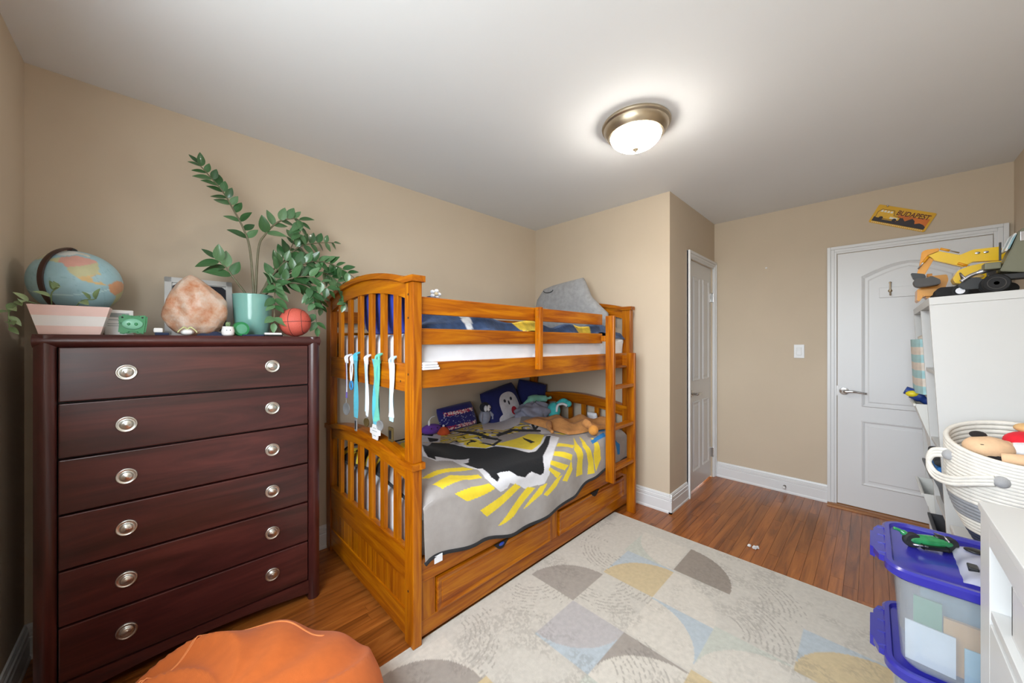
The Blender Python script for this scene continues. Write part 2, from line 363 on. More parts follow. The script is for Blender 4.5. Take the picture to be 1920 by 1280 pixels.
# ------------------------------------------------------------------ rug
RX0, RX1, RY0, RY1 = .22, 2.455, -.18, 1.372
M['rug'] = vcol('rug_weave', .95, .2, var=.07, scale=45, bump=.5, bscale=420, dist=.003)
CR_, GR_, BR_, MU_, BL_, LA_, SA_ = S(206, 200, 191), S(164, 155, 147), S(150, 138, 127), S(206, 186, 148), S(184, 194, 202), S(186, 181, 182), S(198, 200, 190)
LT_ = S(214, 207, 197); DK_ = S(120, 112, 104)
quarter = [(1.47, 1.05, 1, 1, GR_, None), (1.77, .78, 1, 1, MU_, BL_), (2.07, .79, 1, -1, BR_, None), (1.77, .78, 1, -1, LT_, None), (1.48, .78, 1, -1, LT_, BL_), (1.47, 1.05, -1, -1, LA_, BL_), (1.50, .22, 1, 1, LT_, SA_), (2.34, .80, -1, 1, LT_, SA_),
           (1.18, .50, 1, 1, LT_, GR_), (1.20, .22, 1, 1, LA_, MU_), (.90, 1.05, -1, -1, MU_, None), (1.18, .78, -1, -1, SA_, None), (.60, 1.05, 1, 1, GR_, LT_), (1.77, -.06, 1, 1, MU_, BL_), (1.20, -.06, 1, 1, BL_, LT_), (.60, .5, 1, -1, LA_, SA_)]
arcs = [(2.07, .50, 1, -1), (1.47, 1.33, -1, -1), (1.77, 1.05, -1, -1), (1.20, .78, 1, -1), (2.07, 1.05, -1, 1), (.88, 1.33, 1, -1), (1.80, .5, 1, -1), (.6, .78, 1, 1)]
def h2(i, j): return (math.sin(i * 127.1 + j * 311.7) * 43758.5453) % 1
def vn(x, y):
    i, j = math.floor(x), math.floor(y); u, v = x - i, y - j; u = u * u * (3 - 2 * u); v = v * v * (3 - 2 * v)
    return (h2(i, j) * (1 - u) + h2(i + 1, j) * u) * (1 - v) + (h2(i, j + 1) * (1 - u) + h2(i + 1, j + 1) * u) * v
def rugc(p):
    x, y = p.x, p.y; c = CR_; S_ = .29
    for cx, cy, sx, sy, a, b in quarter:
        u, v = (x - cx) * sx, (y - cy) * sy
        if 0 <= u < S_ and 0 <= v < S_ - .012:
            if u * u + v * v < .28 ** 2: c = a
            elif b: c = b
            break
    k = 0
    for cx, cy, sx, sy in arcs:
        u, v = (x - cx) * sx, (y - cy) * sy
        if 0 <= u < S_ and 0 <= v < S_:
            r = math.hypot(u, v)
            if .1 < r < .30 and (r / .021) % 1 < .33 and vn(x * 90, y * 90) > .42 and vn(x * 9 + 3, y * 9) > .42: k = .42
    n = vn(x * 5 + 9, y * 5) * .6 + vn(x * 14, y * 14 + 5) * .4
    e = vn(x * 130, y * 130)
    if n > .60 and e > .5: k = max(k, min(.26, (n - .60) * 2.6))
    if n < .28 and e > .6: k = max(k, .09)
    return tuple((a + (b - a) * k) * .89 for a, b in zip(c, DK_))
m = MB(); nx, ny = 420, 300
m.grid(lambda u, v: (RX0 + (RX1 - RX0) * u, RY0 + (RY1 - RY0) * v, .009), nx, ny)
me, c = m.mesh('rug', M['rug'])
me.materials.clear(); me.materials.append(M['rug']); paint(me, c, rugc)
rg = thing('area_rug', (1.34, .57, 0), 'cream area rug with muted grey, blue and mustard quarter circles on the wood floor', 'rug')
put('pile', me, c, rg)
M['rugedge'] = fabric('rug_binding', S(205, 198, 186)); e = MB()
for a, b in (((RX0, RY0), (RX1, RY0 + .006)), ((RX0, RY1 - .006), (RX1, RY1)), ((RX0, RY0), (RX0 + .006, RY1)), ((RX1 - .006, RY0), (RX1, RY1))): e.box((a[0], a[1], .0), (b[0], b[1], .0094))
e.build('binding', M['rugedge'], rg)
# tiny white scraps on the floor
for x, y, s in ((2.66, .545, .012), (2.655, .515, .016), (2.675, .505, .012)):
    q = random.Random(int(x * 1000 + y * 100)); MB().ell((x, y, s * .55), (s, s * .8, s * .55), 9, 6, lambda d: 1 + .35 * math.sin(7 * d.x + 5 * d.y + x * 90)).build('paper_scrap', M['white'], **T('tiny crumpled white scrap on bare floor beyond the rug', 'paper scrap', 'white scraps on the wood floor'))
# ================================================================== TALL DRESSER
DX0, DX1, DY, DZ = -.303, .585, 1.988, 1.325
D = thing('tall_dresser', ((DX0 + DX1) / 2, 2.2, 0), 'tall dark cherry wood dresser with six drawers and round silver knobs', 'dresser')
def stile(x0, x1, out):
    """rounded front post, profile in x,y"""
    n = 10; pts = [(x0, YB - .02), (x0, DY + .02)]
    pts += [(x0 + (x1 - x0) * (k / n), DY + .018 - .022 * math.sin(math.pi * (.12 + .76 * k / n))) for k in range(n + 1)]
    pts += [(x1, DY + .02), (x1, DY + .05)]
    if out < 0: pts += [(x0 + .022, DY + .05), (x0 + .022, YB - .02)]
    else: pts = [(x0, DY + .05), (x0, DY + .02)] + pts[2:2 + n + 1] + [(x1, DY + .02), (x1, YB - .02), (x1 - .022, YB - .02), (x1 - .022, DY + .05)]
    return pts
def prof_prism(pts, z0, z1): 
    m = MB(); m.prism(pts, 2, z0, z1); return m
prof_prism(stile(DX0, DX0 + .050, -1), .0, DZ - .003).build('side_post', M['drz'], D, 'auto')
prof_prism(stile(DX1 - .050, DX1, 1), .0, DZ - .003).build('side_post', M['drz'], D, 'auto')
n = 10; pf = [(DY + .018 - .024 * math.sin(math.pi * (.10 + .8 * k / n)), DZ - .046 + .046 * k / n) for k in range(n + 1)]
pf = [(DY + .05, DZ - .046)] + pf + [(YB - .02, DZ), (YB - .02, DZ - .02), (DY + .05, DZ - .02)]
MB().prism(pf, 0, DX0 - .002, DX1 + .002).build('top_board', M['drx'], D, 'auto')
MB().box((DX0 + .03, DY + .03, .085), (DX1 - .03, YB - .03, DZ - .03)).build('carcass', M['dark'], D)
km = MB().lathe([(.0290, .0), (.0295, .004), (.0270, .0075), (.0250, .0060), (.0205, .0045), (.0180, .0055), (.0165, .0105), (.0140, .0130), (.0115, .0128), (.0085, .0150), (.0005, .0165)], (0, 0, 0), (0, -1, 0), 40).mesh('knob', M['knob'], True)
dz = [1.281, 1.084, .887, .691, .496, .300, .104]
for k in range(6):
    d = MB().box((DX0 + .0545, DY + .002, dz[k + 1] + .004), (DX1 - .0545, DY + .03, dz[k] - .003), .0035).build('drawer', M['drx'], D)
    for kx in (-.087, .380): put('knob', km[0], (kx, DY + .002 - .008, (dz[k] + dz[k + 1]) / 2 + .001), d)
ap = [(DX0 + .05 + (DX1 - DX0 - .1) * k / 16, .035 + .03 * math.sin(math.pi * k / 16)) for k in range(17)]
m = MB().band([(p[0], .100) for p in ap], ap, 1, DY + .004, DY + .028); m.build('apron', M['drx'], D)
MB().box((DX1 - .13, DY + .10, .0), (DX1 - .07, DY + .16, .05), .004).build('caster_block', M['furn'], D)
# ------------------------------------------------------------------ things on the dresser
ZT = DZ + .0005
# globe
G = thing('desk_globe', (-.235, 2.27, ZT), 'pale blue desk globe with dark wooden half meridian on the dresser', 'globe')
gc = Vector((-.2345, 2.262, 1.536)); gr = .127
tov = Vector((0, 0, 1.30)) - gc; tov.z = 0; tov.normalize(); rgt = Vector((-tov.y, tov.x, 0)); 
up = Vector((0, 0, 1)); pole = (up * .86 + tov * .42 - rgt * .22).normalized()
e1 = (tov - pole * tov.dot(pole)).normalized(); e2 = pole.cross(e1)
NAc = [(-166, 66), (-140, 71), (-100, 73), (-80, 73), (-62, 58), (-56, 51), (-66, 45), (-75, 38), (-80, 32), (-81, 25), (-84, 30), (-97, 26), (-97, 18), (-88, 16), (-83, 9), (-95, 14), (-110, 23), (-118, 33), (-124, 40), (-126, 50), (-135, 58), (-152, 59), (-165, 60)]
SAc = [(-80, 8), (-60, 10), (-35, -6), (-40, -22), (-58, -38), (-70, -54), (-74, -40), (-70, -18), (-81, -5)]
GLc = [(-55, 60), (-40, 62), (-20, 72), (-30, 83), (-60, 80)]
ASc = [(100, 20), (122, 32), (140, 50), (180, 66), (180, 70), (100, 76), (80, 40)]
OZc = [(114, -22), (130, -12), (145, -14), (153, -28), (146, -38), (130, -32), (116, -34)]
def gcol(p):
    d = (p - gc).normalized(); lat = math.degrees(math.asin(max(-1, min(1, d.dot(pole))))); lon = math.degrees(math.atan2(d.dot(e2), d.dot(e1))) - 116
    if lon < -180: lon += 360
    if lat > 76: return S(226, 232, 232)
    if inpoly(lon, lat, NAc): return S(224, 172, 160) if (lat > 49 and lon > -141) else (S(206, 206, 164) if lat > 30 or lon < -141 else S(226, 196, 140))
    if inpoly(lon, lat, SAc): return S(222, 168, 130) if lat > -15 else S(200, 200, 150)
    if inpoly(lon, lat, GLc): return S(222, 222, 214)
    if inpoly(lon, lat, ASc): return S(206, 204, 176)
    if inpoly(lon, lat, OZc): return S(226, 186, 150)
    if abs(lat) < 1.1: return S(206, 236, 240)
    if abs((lon + 360) % 30 - 15) > 14.6 or abs((lat + 90) % 30 - 15) > 14.6: return S(152, 194, 206)
    return S(166, 206, 218)
M['globe'] = vcol('globe_paper', .35, var=.06, scale=30, bump=0)
me, c = MB().ell(gc, (gr, gr, gr), 160, 90).mesh('sphere', M['globe'], True); paint(me, c, gcol); put('sphere', me, c, G)
az = (tov * math.cos(R(40)) - rgt * math.sin(R(40))).normalized()
ax = (up * .97 + az * .15).normalized(); az = (az - ax * az.dot(ax)).normalized(); sd = ax.cross(az)
m = MB(); v = []; K = 36
for k in range(K + 1):
    a = R(88 - 178 * k / K); d = az * math.cos(a) + ax * math.sin(a)
    for o_, r_ in ((-.007, .131), (.007, .131), (.008, .138), (.0, .140), (-.008, .138)): v.append(gc + d * r_ + sd * o_)
m.add(v, [(i * 5 + j, i * 5 + (j + 1) % 5, (i + 1) * 5 + (j + 1) % 5, (i + 1) * 5 + j) for i in range(K) for j in range(5)] + [(0, 1, 2, 3, 4), tuple(range(K * 5, K * 5 + 5))])
M['walnut'] = plain('dark_walnut', S(66, 40, 34), .35, var=.15, coat=.3)
m.build('meridian_arm', M['walnut'], G, 'auto')
m = MB().ell(gc + ax * .128, (.014, .014, .010), 14, 8); m.build('pole_cap', M['black'], G, True)
MB().lathe([(.075, 0), (.078, .008), (.060, .014), (.022, .020), (.014, .030), (.014, .078), (.0005, .080)], (gc.x, gc.y, ZT), (0, 0, 1), 32).build('foot', M['walnut'], G, True)
# pink planter with trailing plant
P = thing('pink_planter', (-.225, 2.06, ZT), 'low pink and white striped trapezoid planter with trailing vine in front of globe', 'planter')
def pbox(b0, b1, t0, t1, z0, z1):
    return [(b0[0], b0[1], z0), (b1[0], b0[1], z0), (b1[0], b1[1], z0), (b0[0], b1[1], z0), (t0[0], t0[1], z1), (t1[0], t0[1], z1), (t1[0], t1[1], z1), (t0[0], t1[1], z1)]
HX = [(0, 3, 2, 1), (4, 5, 6, 7), (0, 1, 5, 4), (1, 2, 6, 5), (2, 3, 7, 6), (3, 0, 4, 7)]
M['pink'] = plain('pink_glaze', S(226, 194, 186), .4, var=.04, coat=.2); M['stripe'] = plain('white_glaze', S(226, 224, 222), .4, var=.03, coat=.2)
pz = ZT; xb0, xb1, xt0, xt1 = -.295, -.155, -.318, -.130
zs = [0, .030, .036, .042, .048, .054, .060, .066, .102]
for i in range(len(zs) - 1):
    f0, f1 = zs[i] / .102, zs[i + 1] / .102
    L0 = lambda f, o=0: (xb0 + (xt0 - xb0) * f, 2.020 - .015 * f + o); L1 = lambda f, o=0: (xb1 + (xt1 - xb1) * f, 2.098 + .010 * f)
    o = .0008 if 0 < i < 7 and i % 2 else 0
    MB().add(pbox(L0(f0, o), L1(f0), L0(f1, o), L1(f1), pz + zs[i], pz + zs[i + 1]), HX).build('planter_wall' if i in (0, 7) else 'stripe_band', M['pink'] if i in (0, 7) else M['stripe'], P)
MB().box((xt0 + .01, 2.015, pz + .090), (xt1 - .01, 2.095, pz + .1035)).build('soil', plain('soil', S(60, 44, 34), .95, bump=.6, bscale=80), P)
def leafmesh(name, mat, wd=.56, cup=.18, bend=.15):
    """unit leaf along +x, length 1"""
    v = []; f = []; K = 9
    for k in range(K + 1):
        u = k / K; hw = wd * .5 * math.sin(math.pi * u ** .8) ** .85 if 0 < k < K else 0.004
        for s in (-1, -.5, 0, .5, 1): v.append((u, s * hw, cup * abs(s) * hw - bend * u * u))
    for k in range(K):
        for j in range(4): f.append((k * 5 + j, (k + 1) * 5 + j, (k + 1) * 5 + j + 1, k * 5 + j + 1))
    me = bpy.data.meshes.new(name); me.from_pydata(v, [], f); me.materials.append(mat); me.polygons.foreach_set('use_smooth', [True] * len(f)); return me
def leafmat(name, a, b, c, rough=.3):
    m, nt, bs = new(name); oi = N(nt, 'ShaderNodeObjectInfo'); cr = N(nt, 'ShaderNodeValToRGB'); e = cr.color_ramp.elements; e[0].color = (*a, 1); e[1].color = (*c, 1); e.new(.5).color = (*b, 1)
    mp = coords(nt, (1, 9, 1)); no = N(nt, 'ShaderNodeTexNoise'); no.inputs['Scale'].default_value = 3; nt.links.new(mp.outputs[0], no.inputs[0])
    mi = N(nt, 'ShaderNodeMath', operation='MULTIPLY_ADD'); mi.inputs[1].default_value = .5; nt.links.new(no.outputs[0], mi.inputs[0]); ml = N(nt, 'ShaderNodeMath', operation='MULTIPLY'); ml.inputs[1].default_value = .55
    nt.links.new(oi.outputs['Random'], ml.inputs[0]); nt.links.new(ml.outputs[0], mi.inputs[2]); nt.links.new(mi.outputs[0], cr.inputs[0]); nt.links.new(cr.outputs[0], bs.inputs['Base Color'])
    bs.inputs['Roughness'].default_value = rough; bs.inputs['Coat Weight'].default_value = .25; return m
M['zz'] = leafmat('zz_leaf', S(30, 62, 32), S(56, 100, 56), S(110, 146, 104)); M['zzstem'] = plain('zz_stem', S(104, 100, 76), .5, var=.12)
M['vine'] = leafmat('vine_leaf', S(84, 110, 72), S(126, 150, 104), S(170, 186, 140), .45)
ZL = leafmesh('leaf', M['zz']); VL = leafmesh('leaf', M['vine'], .5, .25, .3)
def leaf(me, p, d, nrm, L, par, rx=0):
    d = Vector(d).normalized(); nrm = Vector(nrm); nrm = (nrm - d * nrm.dot(d)); nrm = nrm.normalized() if nrm.length > 1e-4 else d.orthogonal().normalized(); s = nrm.cross(d)
    o = put('leaf', me, p, par); Mx = Matrix((d, s, nrm)).transposed(); o.rotation_euler = Mx.to_euler(); o.scale = (L, L, L); return o
rv = random.Random(5)
for P0, P1, P2, P3_, nl in (((-.29, 2.05, 1.425), (-.335, 2.03, 1.44), (-.352, 2.01, 1.40), (-.350, 2.005, 1.335), 9), ((-.27, 2.05, 1.42), (-.268, 2.03, 1.47), (-.25, 2.02, 1.495), (-.262, 2.01, 1.51), 4), ((-.22, 2.05, 1.42), (-.20, 2.04, 1.45), (-.175, 2.03, 1.455), (-.165, 2.03, 1.46), 3)):
    pth = spl([P0, P1, P2, P3_], 8); MB().tube(pth, .0018, 6).build('stem', M['vine'], P, True)
    for k in range(nl):
        i = int(4 + (len(pth) - 5) * (k + .5) / nl); tg = (pth[i + 1] - pth[i - 1]).normalized(); sd_ = Vector((rv.uniform(-1, .8), rv.uniform(-.9, -.1), rv.uniform(-.5, .6)))
        leaf(VL, pth[i], tg * .5 + sd_, (rv.uniform(-.3, .3), -.7, .6), rv.uniform(.030, .048), P)
# ZZ plant in turquoise pot
Z = thing('potted_zz_plant', (.34, 2.2, ZT), 'tall glossy-leaved plant with arching stems in a turquoise pot', 'potted plant')
M['teal'] = plain('turquoise_glaze', S(122, 172, 162), .16, var=.03, coat=.4)
MB().lathe([(.066, 0), (.069, .004), (.079, .10), (.084, .203), (.0845, .208), (.080, .208), (.078, .19), (.0005, .188)], (.338, 2.2, ZT), (0, 0, 1), 48).build('pot', M['teal'], Z, True)
MB().lathe([(.077, .185), (.06, .192), (.0005, .194)], (.338, 2.2, ZT), (0, 0, 1), 24).build('soil', bpy.data.materials['soil'], Z, True)
STEMS = [
([(0.341, 2.2, 1.541), (0.326, 2.208, 1.767), (0.299, 2.217, 1.871), (0.257, 2.225, 1.963), (0.223, 2.233, 2.031), (0.177, 2.242, 2.091), (0.133, 2.25, 2.145)], 0.33),
([(0.348, 2.2, 1.55), (0.36, 2.2, 1.771), (0.387, 2.2, 1.848), (0.441, 2.2, 1.924), (0.497, 2.2, 1.958), (0.541, 2.2, 1.964), (0.552, 2.2, 1.925), (0.541, 2.2, 1.863)], 0.38),
([(0.377, 2.22, 1.555), (0.45, 2.247, 1.713), (0.514, 2.273, 1.804), (0.55, 2.3, 1.894)], 0.5),
([(0.39, 2.22, 1.556), (0.47, 2.24, 1.715), (0.526, 2.26, 1.795), (0.584, 2.28, 1.849), (0.679, 2.3, 1.884), (0.763, 2.32, 1.905)], 0.45),
([(0.387, 2.2, 1.554), (0.493, 2.18, 1.669), (0.598, 2.16, 1.74), (0.695, 2.14, 1.734), (0.755, 2.12, 1.705), (0.87, 2.1, 1.618)], 0.3),
([(0.383, 2.18, 1.551), (0.506, 2.176, 1.637), (0.641, 2.172, 1.688), (0.721, 2.168, 1.654), (0.788, 2.164, 1.589), (0.769, 2.16, 1.515)], 0.3),
([(0.39, 2.18, 1.548), (0.495, 2.19, 1.613), (0.586, 2.2, 1.624), (0.652, 2.21, 1.545), (0.659, 2.22, 1.494)], 0.35),
([(0.303, 2.2, 1.546), (0.261, 2.2, 1.609), (0.231, 2.2, 1.658), (0.191, 2.2, 1.696)], 0.55),
([(0.395, 2.17, 1.552), (0.414, 2.133, 1.597), (0.411, 2.097, 1.515), (0.4, 2.06, 1.39)], 0.35),
([(0.381, 2.17, 1.55), (0.444, 2.148, 1.602), (0.523, 2.125, 1.641), (0.605, 2.102, 1.64), (0.66, 2.08, 1.577)], 0.3),
([(0.38, 2.2, 1.553), (0.429, 2.213, 1.656), (0.488, 2.225, 1.733), (0.55, 2.238, 1.753), (0.631, 2.25, 1.759)], 0.35),
([(0.386, 2.16, 1.546), (0.485, 2.145, 1.606), (0.575, 2.13, 1.59), (0.594, 2.115, 1.507), (0.604, 2.1, 1.374)], 0.4),
]
rz = random.Random(11)
for si, (pts, fr) in enumerate(STEMS):
    pth = spl([(.338 + (pts[0][0] - .338) * .5, pts[0][1], ZT + .185)] + pts, 7); n_ = len(pth)
    MB().tube(pth, [.0062 - .0042 * i / n_ for i in range(n_)], 7).build('stem', M['zzstem'], Z, True)
    i0 = int(n_ * fr); ln = sum((pth[i + 1] - pth[i]).length for i in range(i0, n_ - 1)); cnt = max(3, int(ln / .034)); big = 1.25 if si == 7 else 1
    if si == 7: cnt = 3
    for k in range(cnt):
        i = min(n_ - 2, int(i0 + (n_ - 1 - i0) * (k + .4) / cnt)); tg = (pth[i + 1] - pth[i]).normalized()
        b1 = tg.cross(Vector((0, 1, 0.25))).normalized()
        for s_ in (-1, 1):
            if rz.random() < .1: continue
            d = tg * rz.uniform(.45, .9) + b1 * s_ * rz.uniform(.6, 1) + Vector((0, rz.uniform(-.55, .25), rz.uniform(-.15, .15)))
            leaf(ZL, pth[i], d, Vector((rz.uniform(-.3, .3), -.8, .7)), rz.uniform(.062, .092) * big * (1 - .25 * (k / cnt)), Z)
    leaf(ZL, pth[-1], pth[-1] - pth[-3], (0, -.7, .7), .05 * big, Z)
# white framed picture behind the rock
F = thing('framed_picture', (.145, 2.33, ZT), 'white framed picture with a dark print leaning behind the pink salt rock', 'picture frame')
def lean(mb, y0=2.30, a=-12): return mb.xf(Matrix.Translation((0, y0, ZT)) @ Matrix.Rotation(R(a), 4, 'X') @ Matrix.Translation((0, -y0, -ZT)))
fx0, fx1, fh = .018, .272, .290
m = MB()
for a, b in (((fx0, 0), (fx0 + .026, fh)), ((fx1 - .026, 0), (fx1, fh)), ((fx0, 0), (fx1, .026)), ((fx0, fh - .026), (fx1, fh))): m.box((a[0], 2.30, ZT + a[1]), (b[0], 2.318, ZT + b[1]), .002)
lean(m).build('frame', M['furn'], F)
lean(MB().box((fx0 + .02, 2.308, ZT + .02), (fx1 - .02, 2.316, ZT + fh - .02))).build('mat_board', M['stripe'], F)
lean(MB().prism([(fx0 + .028, ZT + .03), (fx1 - .028, ZT + .03), (fx1 - .028, ZT + fh - .045), (fx1 - .042, ZT + fh - .032), (fx0 + .042, ZT + fh - .032), (fx0 + .028, ZT + fh - .045)], 1, 2.298, 2.309)).build('print', plain('dark_print', S(28, 32, 44), .4, var=.2, scale=30), F)
lean(MB().box((fx1 - .085, 2.2975, ZT + fh - .075), (fx1 - .062, 2.2985, ZT + fh - .072))).build('print_mark', M['furn'], F)
# salt rock
def rockfn(d):
    return 1 + .10 * math.sin(3.1 * d.x + 1.7 * d.z + .5) + .06 * math.sin(6 * d.z + 4 * d.y + 1) + .035 * math.sin(11 * d.x - 7 * d.z) + .02 * math.sin(19 * d.y + 13 * d.z + 8 * d.x)
m = MB(); hh = .270
PR = [(0, .030), (.05, .060), (.15, .082), (.30, .094), (.45, .097), (.58, .092), (.70, .080), (.82, .058), (.92, .034), (.98, .016), (1, .004)]
def rp_(f):
    for (a, b), (c, d) in zip(PR, PR[1:]):
        if f <= c: return b + (d - b) * (f - a) / (c - a)
    return PR[-1][1]
def rock(u, v):
    a = 2 * math.pi * u; r = rp_(v) * (1 + .09 * math.sin(2 * a + 3 * v + 1) + .05 * math.sin(5 * a - 6 * v) + .03 * math.sin(9 * a + 15 * v)); 
    return (.120 - .018 * max(0, v - .6) / .4 + r * math.cos(a) * 1.04, 2.135 + r * .72 * math.sin(a), ZT + v * hh)
m.grid(rock, 48, 40); m.add([rock(k / 48, 0) for k in range(48)], [tuple(range(48))]); m.add([rock(k / 48, 1) for k in range(48)], [tuple(range(48))])
mt, nt, b_ = new('salt_rock'); mp = coords(nt, (1, 1, 1)); no = N(nt, 'ShaderNodeTexNoise'); no.inputs['Scale'].default_value = 16; no.inputs['Detail'].default_value = 6; no.inputs['Roughness'].default_value = .65; nt.links.new(mp.outputs[0], no.inputs[0])
cr = N(nt, 'ShaderNodeValToRGB'); e = cr.color_ramp.elements; e[0].position = .34; e[0].color = (*S(186, 122, 84), 1); e[1].position = .64; e[1].color = (*S(206, 188, 174), 1); e.new(.47).color = (*S(198, 158, 132), 1)
nt.links.new(no.outputs[0], cr.inputs[0]); nt.links.new(cr.outputs[0], b_.inputs['Base Color']); b_.inputs['Roughness'].default_value = .4; b_.inputs['Subsurface Weight'].default_value = .2; b_.inputs['Subsurface Radius'].default_value = (.03, .015, .01)
bp = N(nt, 'ShaderNodeBump'); bp.inputs['Strength'].default_value = .6; bp.inputs['Distance'].default_value = .012; nt.links.new(no.outputs[0], bp.inputs['Height']); nt.links.new(bp.outputs[0], b_.inputs['Normal'])
m.build('salt_rock', mt, smooth=True, **T('rough pink salt rock lamp with peaked top on the dresser', 'salt lamp'))
# small pieces
M['green'] = plain('green_ceramic', S(30, 128, 74), .35, var=.06, coat=.3); M['mint'] = plain('mint_ceramic', S(122, 186, 156), .35, var=.05, coat=.3)
pg = thing('pig_figure', (-.072, 2.04, ZT), 'green pig figure with a pale mint snout beside pink planter', 'pig figure')
m = MB(); ol = [(-.112, .006), (-.108, .045), (-.112, .060), (-.106, .078), (-.090, .080), (-.075, .074), (-.055, .076), (-.032, .078), (-.033, .045), (-.038, .006), (-.052, .002), (-.060, .008), (-.082, .008), (-.092, .002)]
m.prism([(a, ZT + b) for a, b in ol], 1, 2.025, 2.058)
bm = bmesh.new(); me0 = bpy.data.meshes.new('tmp'); me0.from_pydata(m.v, [], m.f); bm.from_mesh(me0); bmesh.ops.recalc_face_normals(bm, faces=bm.faces); bmesh.ops.bevel(bm, geom=bm.edges[:], offset=.005, segments=2, affect='EDGES'); MB().bm(bm).build('body', M['green'], pg, 'auto')
MB().ell((-.073, 2.023, ZT + .042), (.029, .007, .021), 28, 12).build('snout', M['mint'], pg, True)
for x in (-.083, -.063): MB().ell((x, 2.016, ZT + .042), (.005, .002, .006), 10, 6).build('nostril', M['green'], pg, True)
for x in (-.100, -.046): MB().ell((x, 2.024, ZT + .068), (.003, .002, .003), 10, 6).build('eye', M['black'], pg, True)
cd = thing('white_box', (-.112, 2.14, ZT), 'small off-white printed box standing behind the green pig', 'box')
MB().box((-.152, 2.120, ZT), (-.074, 2.16, ZT + .100), .003).build('carton', M['stripe'], cd)
M['grey'] = plain('grey_print', S(150, 158, 158), .6)
MB().box((-.140, 2.1188, ZT + .072), (-.086, 2.1202, ZT + .088)).build('label_panel', M['grey'], cd)
for z in (.060, .044, .036): MB().box((-.144, 2.1192, ZT + z), (-.10, 2.1202, ZT + z + .0022)).build('print_line', M['grey'], cd)
M['navy'] = plain('navy_cloth', S(32, 44, 72), .8, var=.1)
cl = thing('clip_case', (.010, 2.06, ZT), 'small white and navy case beside the salt rock', 'case')
MB().box((-.012, 2.045, ZT), (.030, 2.08, ZT + .011), .003).build('navy_base', M['navy'], cl); MB().box((-.016, 2.048, ZT + .011), (.012, 2.078, ZT + .030), .005).build('white_lid', M['stripe'], cl)
wp = thing('white_gourd', (.085, 2.03, ZT), 'tiny white gourd ornament with curled green stem by salt rock', 'ornament')
MB().ell((.085, 2.03, ZT + .0135), (.021, .021, .0135), 30, 14, lambda d: 1 - .07 * abs(math.sin(4 * math.atan2(d.y, d.x)))).build('gourd_body', M['stripe'], wp, True)
M['stalk'] = plain('pale_green_stalk', S(196, 200, 140), .6)
for d in (-1, 1): MB().tube(spl([(.085, 2.03, ZT + .024), (.085 + d * .010, 2.02, ZT + .034), (.085 + d * .024, 2.016, ZT + .022), (.085 + d * .030, 2.015, ZT + .012)], 6), [.003] * 8 + [.002] * 11, 7).build('stalk', M['stalk'], wp, True)
nb = MB().grid(lambda u, v: (.115 + .10 * u, 2.03 + .05 * v, ZT + .003 + .013 * math.sin(math.pi * u) * math.sin(math.pi * v) + .006 * math.sin(9 * u + 3 * v) * math.sin(math.pi * u) * math.sin(math.pi * v)), 20, 12)
nb.add([(.115, 2.03, ZT), (.215, 2.03, ZT), (.215, 2.08, ZT), (.115, 2.08, ZT), (.115, 2.03, ZT + .003), (.215, 2.03, ZT + .003), (.215, 2.08, ZT + .003), (.115, 2.08, ZT + .003)], [(0, 1, 2, 3), (0, 1, 5, 4), (1, 2, 6, 5), (2, 3, 7, 6), (3, 0, 4, 7)])
nb.build('folded_cloth', M['navy'], smooth='auto', **T('crumpled navy cloth lying in front of the salt rock', 'cloth'))
sp = thing('small_white_pot', (.219, 2.02, ZT), 'tiny white face pot with a succulent by the turquoise pot', 'plant pot')
MB().lathe([(.016, 0), (.022, .006), (.0235, .022), (.020, .038), (.0205, .041), (.017, .041), (.016, .034), (.0005, .033)], (.219, 2.02, ZT), (0, 0, 1), 28).build('pot', M['stripe'], sp, True)
for x in (.212, .224): MB().ell((x, 1.9975, ZT + .024), (.0015, .001, .003), 8, 6).build('eye', M['black'], sp, True)
for k in range(7):
    a = k * .9; leaf(VL, (.219, 2.02, ZT + .036), (math.cos(a) * .6, math.sin(a) * .6, 1), (math.cos(a), math.sin(a), -.3), .026, sp)
tp = thing('green_tape_roll', (.268, 2.05, ZT), 'green tape roll standing on edge against the turquoise pot', 'tape')
MB().lathe([(.013, -.013), (.031, -.013), (.0325, -.010), (.0325, .010), (.031, .013), (.013, .013), (.013, -.013)], (.268, 2.055, ZT + .0325), (0.25, -1, 0), 36).build('roll', M['green'], tp, 'auto')
MB().lathe([(.0005, -.008), (.020, -.008), (.022, .0135), (.012, .0145), (.0005, .0140)], (.268, 2.055, ZT + .0325), (0.25, -1, 0), 32).build('core', plain('dark_mint', S(90, 156, 124), .4), tp, 'auto')
bk = thing('dark_notebook', (.335, 2.10, ZT), 'thin black notebook lying under the turquoise pot edge', 'notebook')
MB().box((.272, 2.022, ZT), (.430, 2.10, ZT + .007), .002).build('cover', M['navy'], bk); MB().box((.275, 2.024, ZT + .0015), (.432, 2.098, ZT + .0055)).build('pages', M['stripe'], bk)
ch = thing('white_gadget', (.395, 2.008, ZT), 'flat white power bank at the dresser edge by basketball', 'gadget')
MB().box((.352, 1.996, ZT + .007), (.420, 2.020, ZT + .016), .002).build('gadget_body', M['stripe'], ch); MB().box((.419, 2.002, ZT + .009), (.4215, 2.014, ZT + .014)).build('port', M['black'], ch)
MB().box((.352, 1.998, ZT), (.420, 2.018, ZT + .007), .001).build('gadget_base', M['black'], ch)
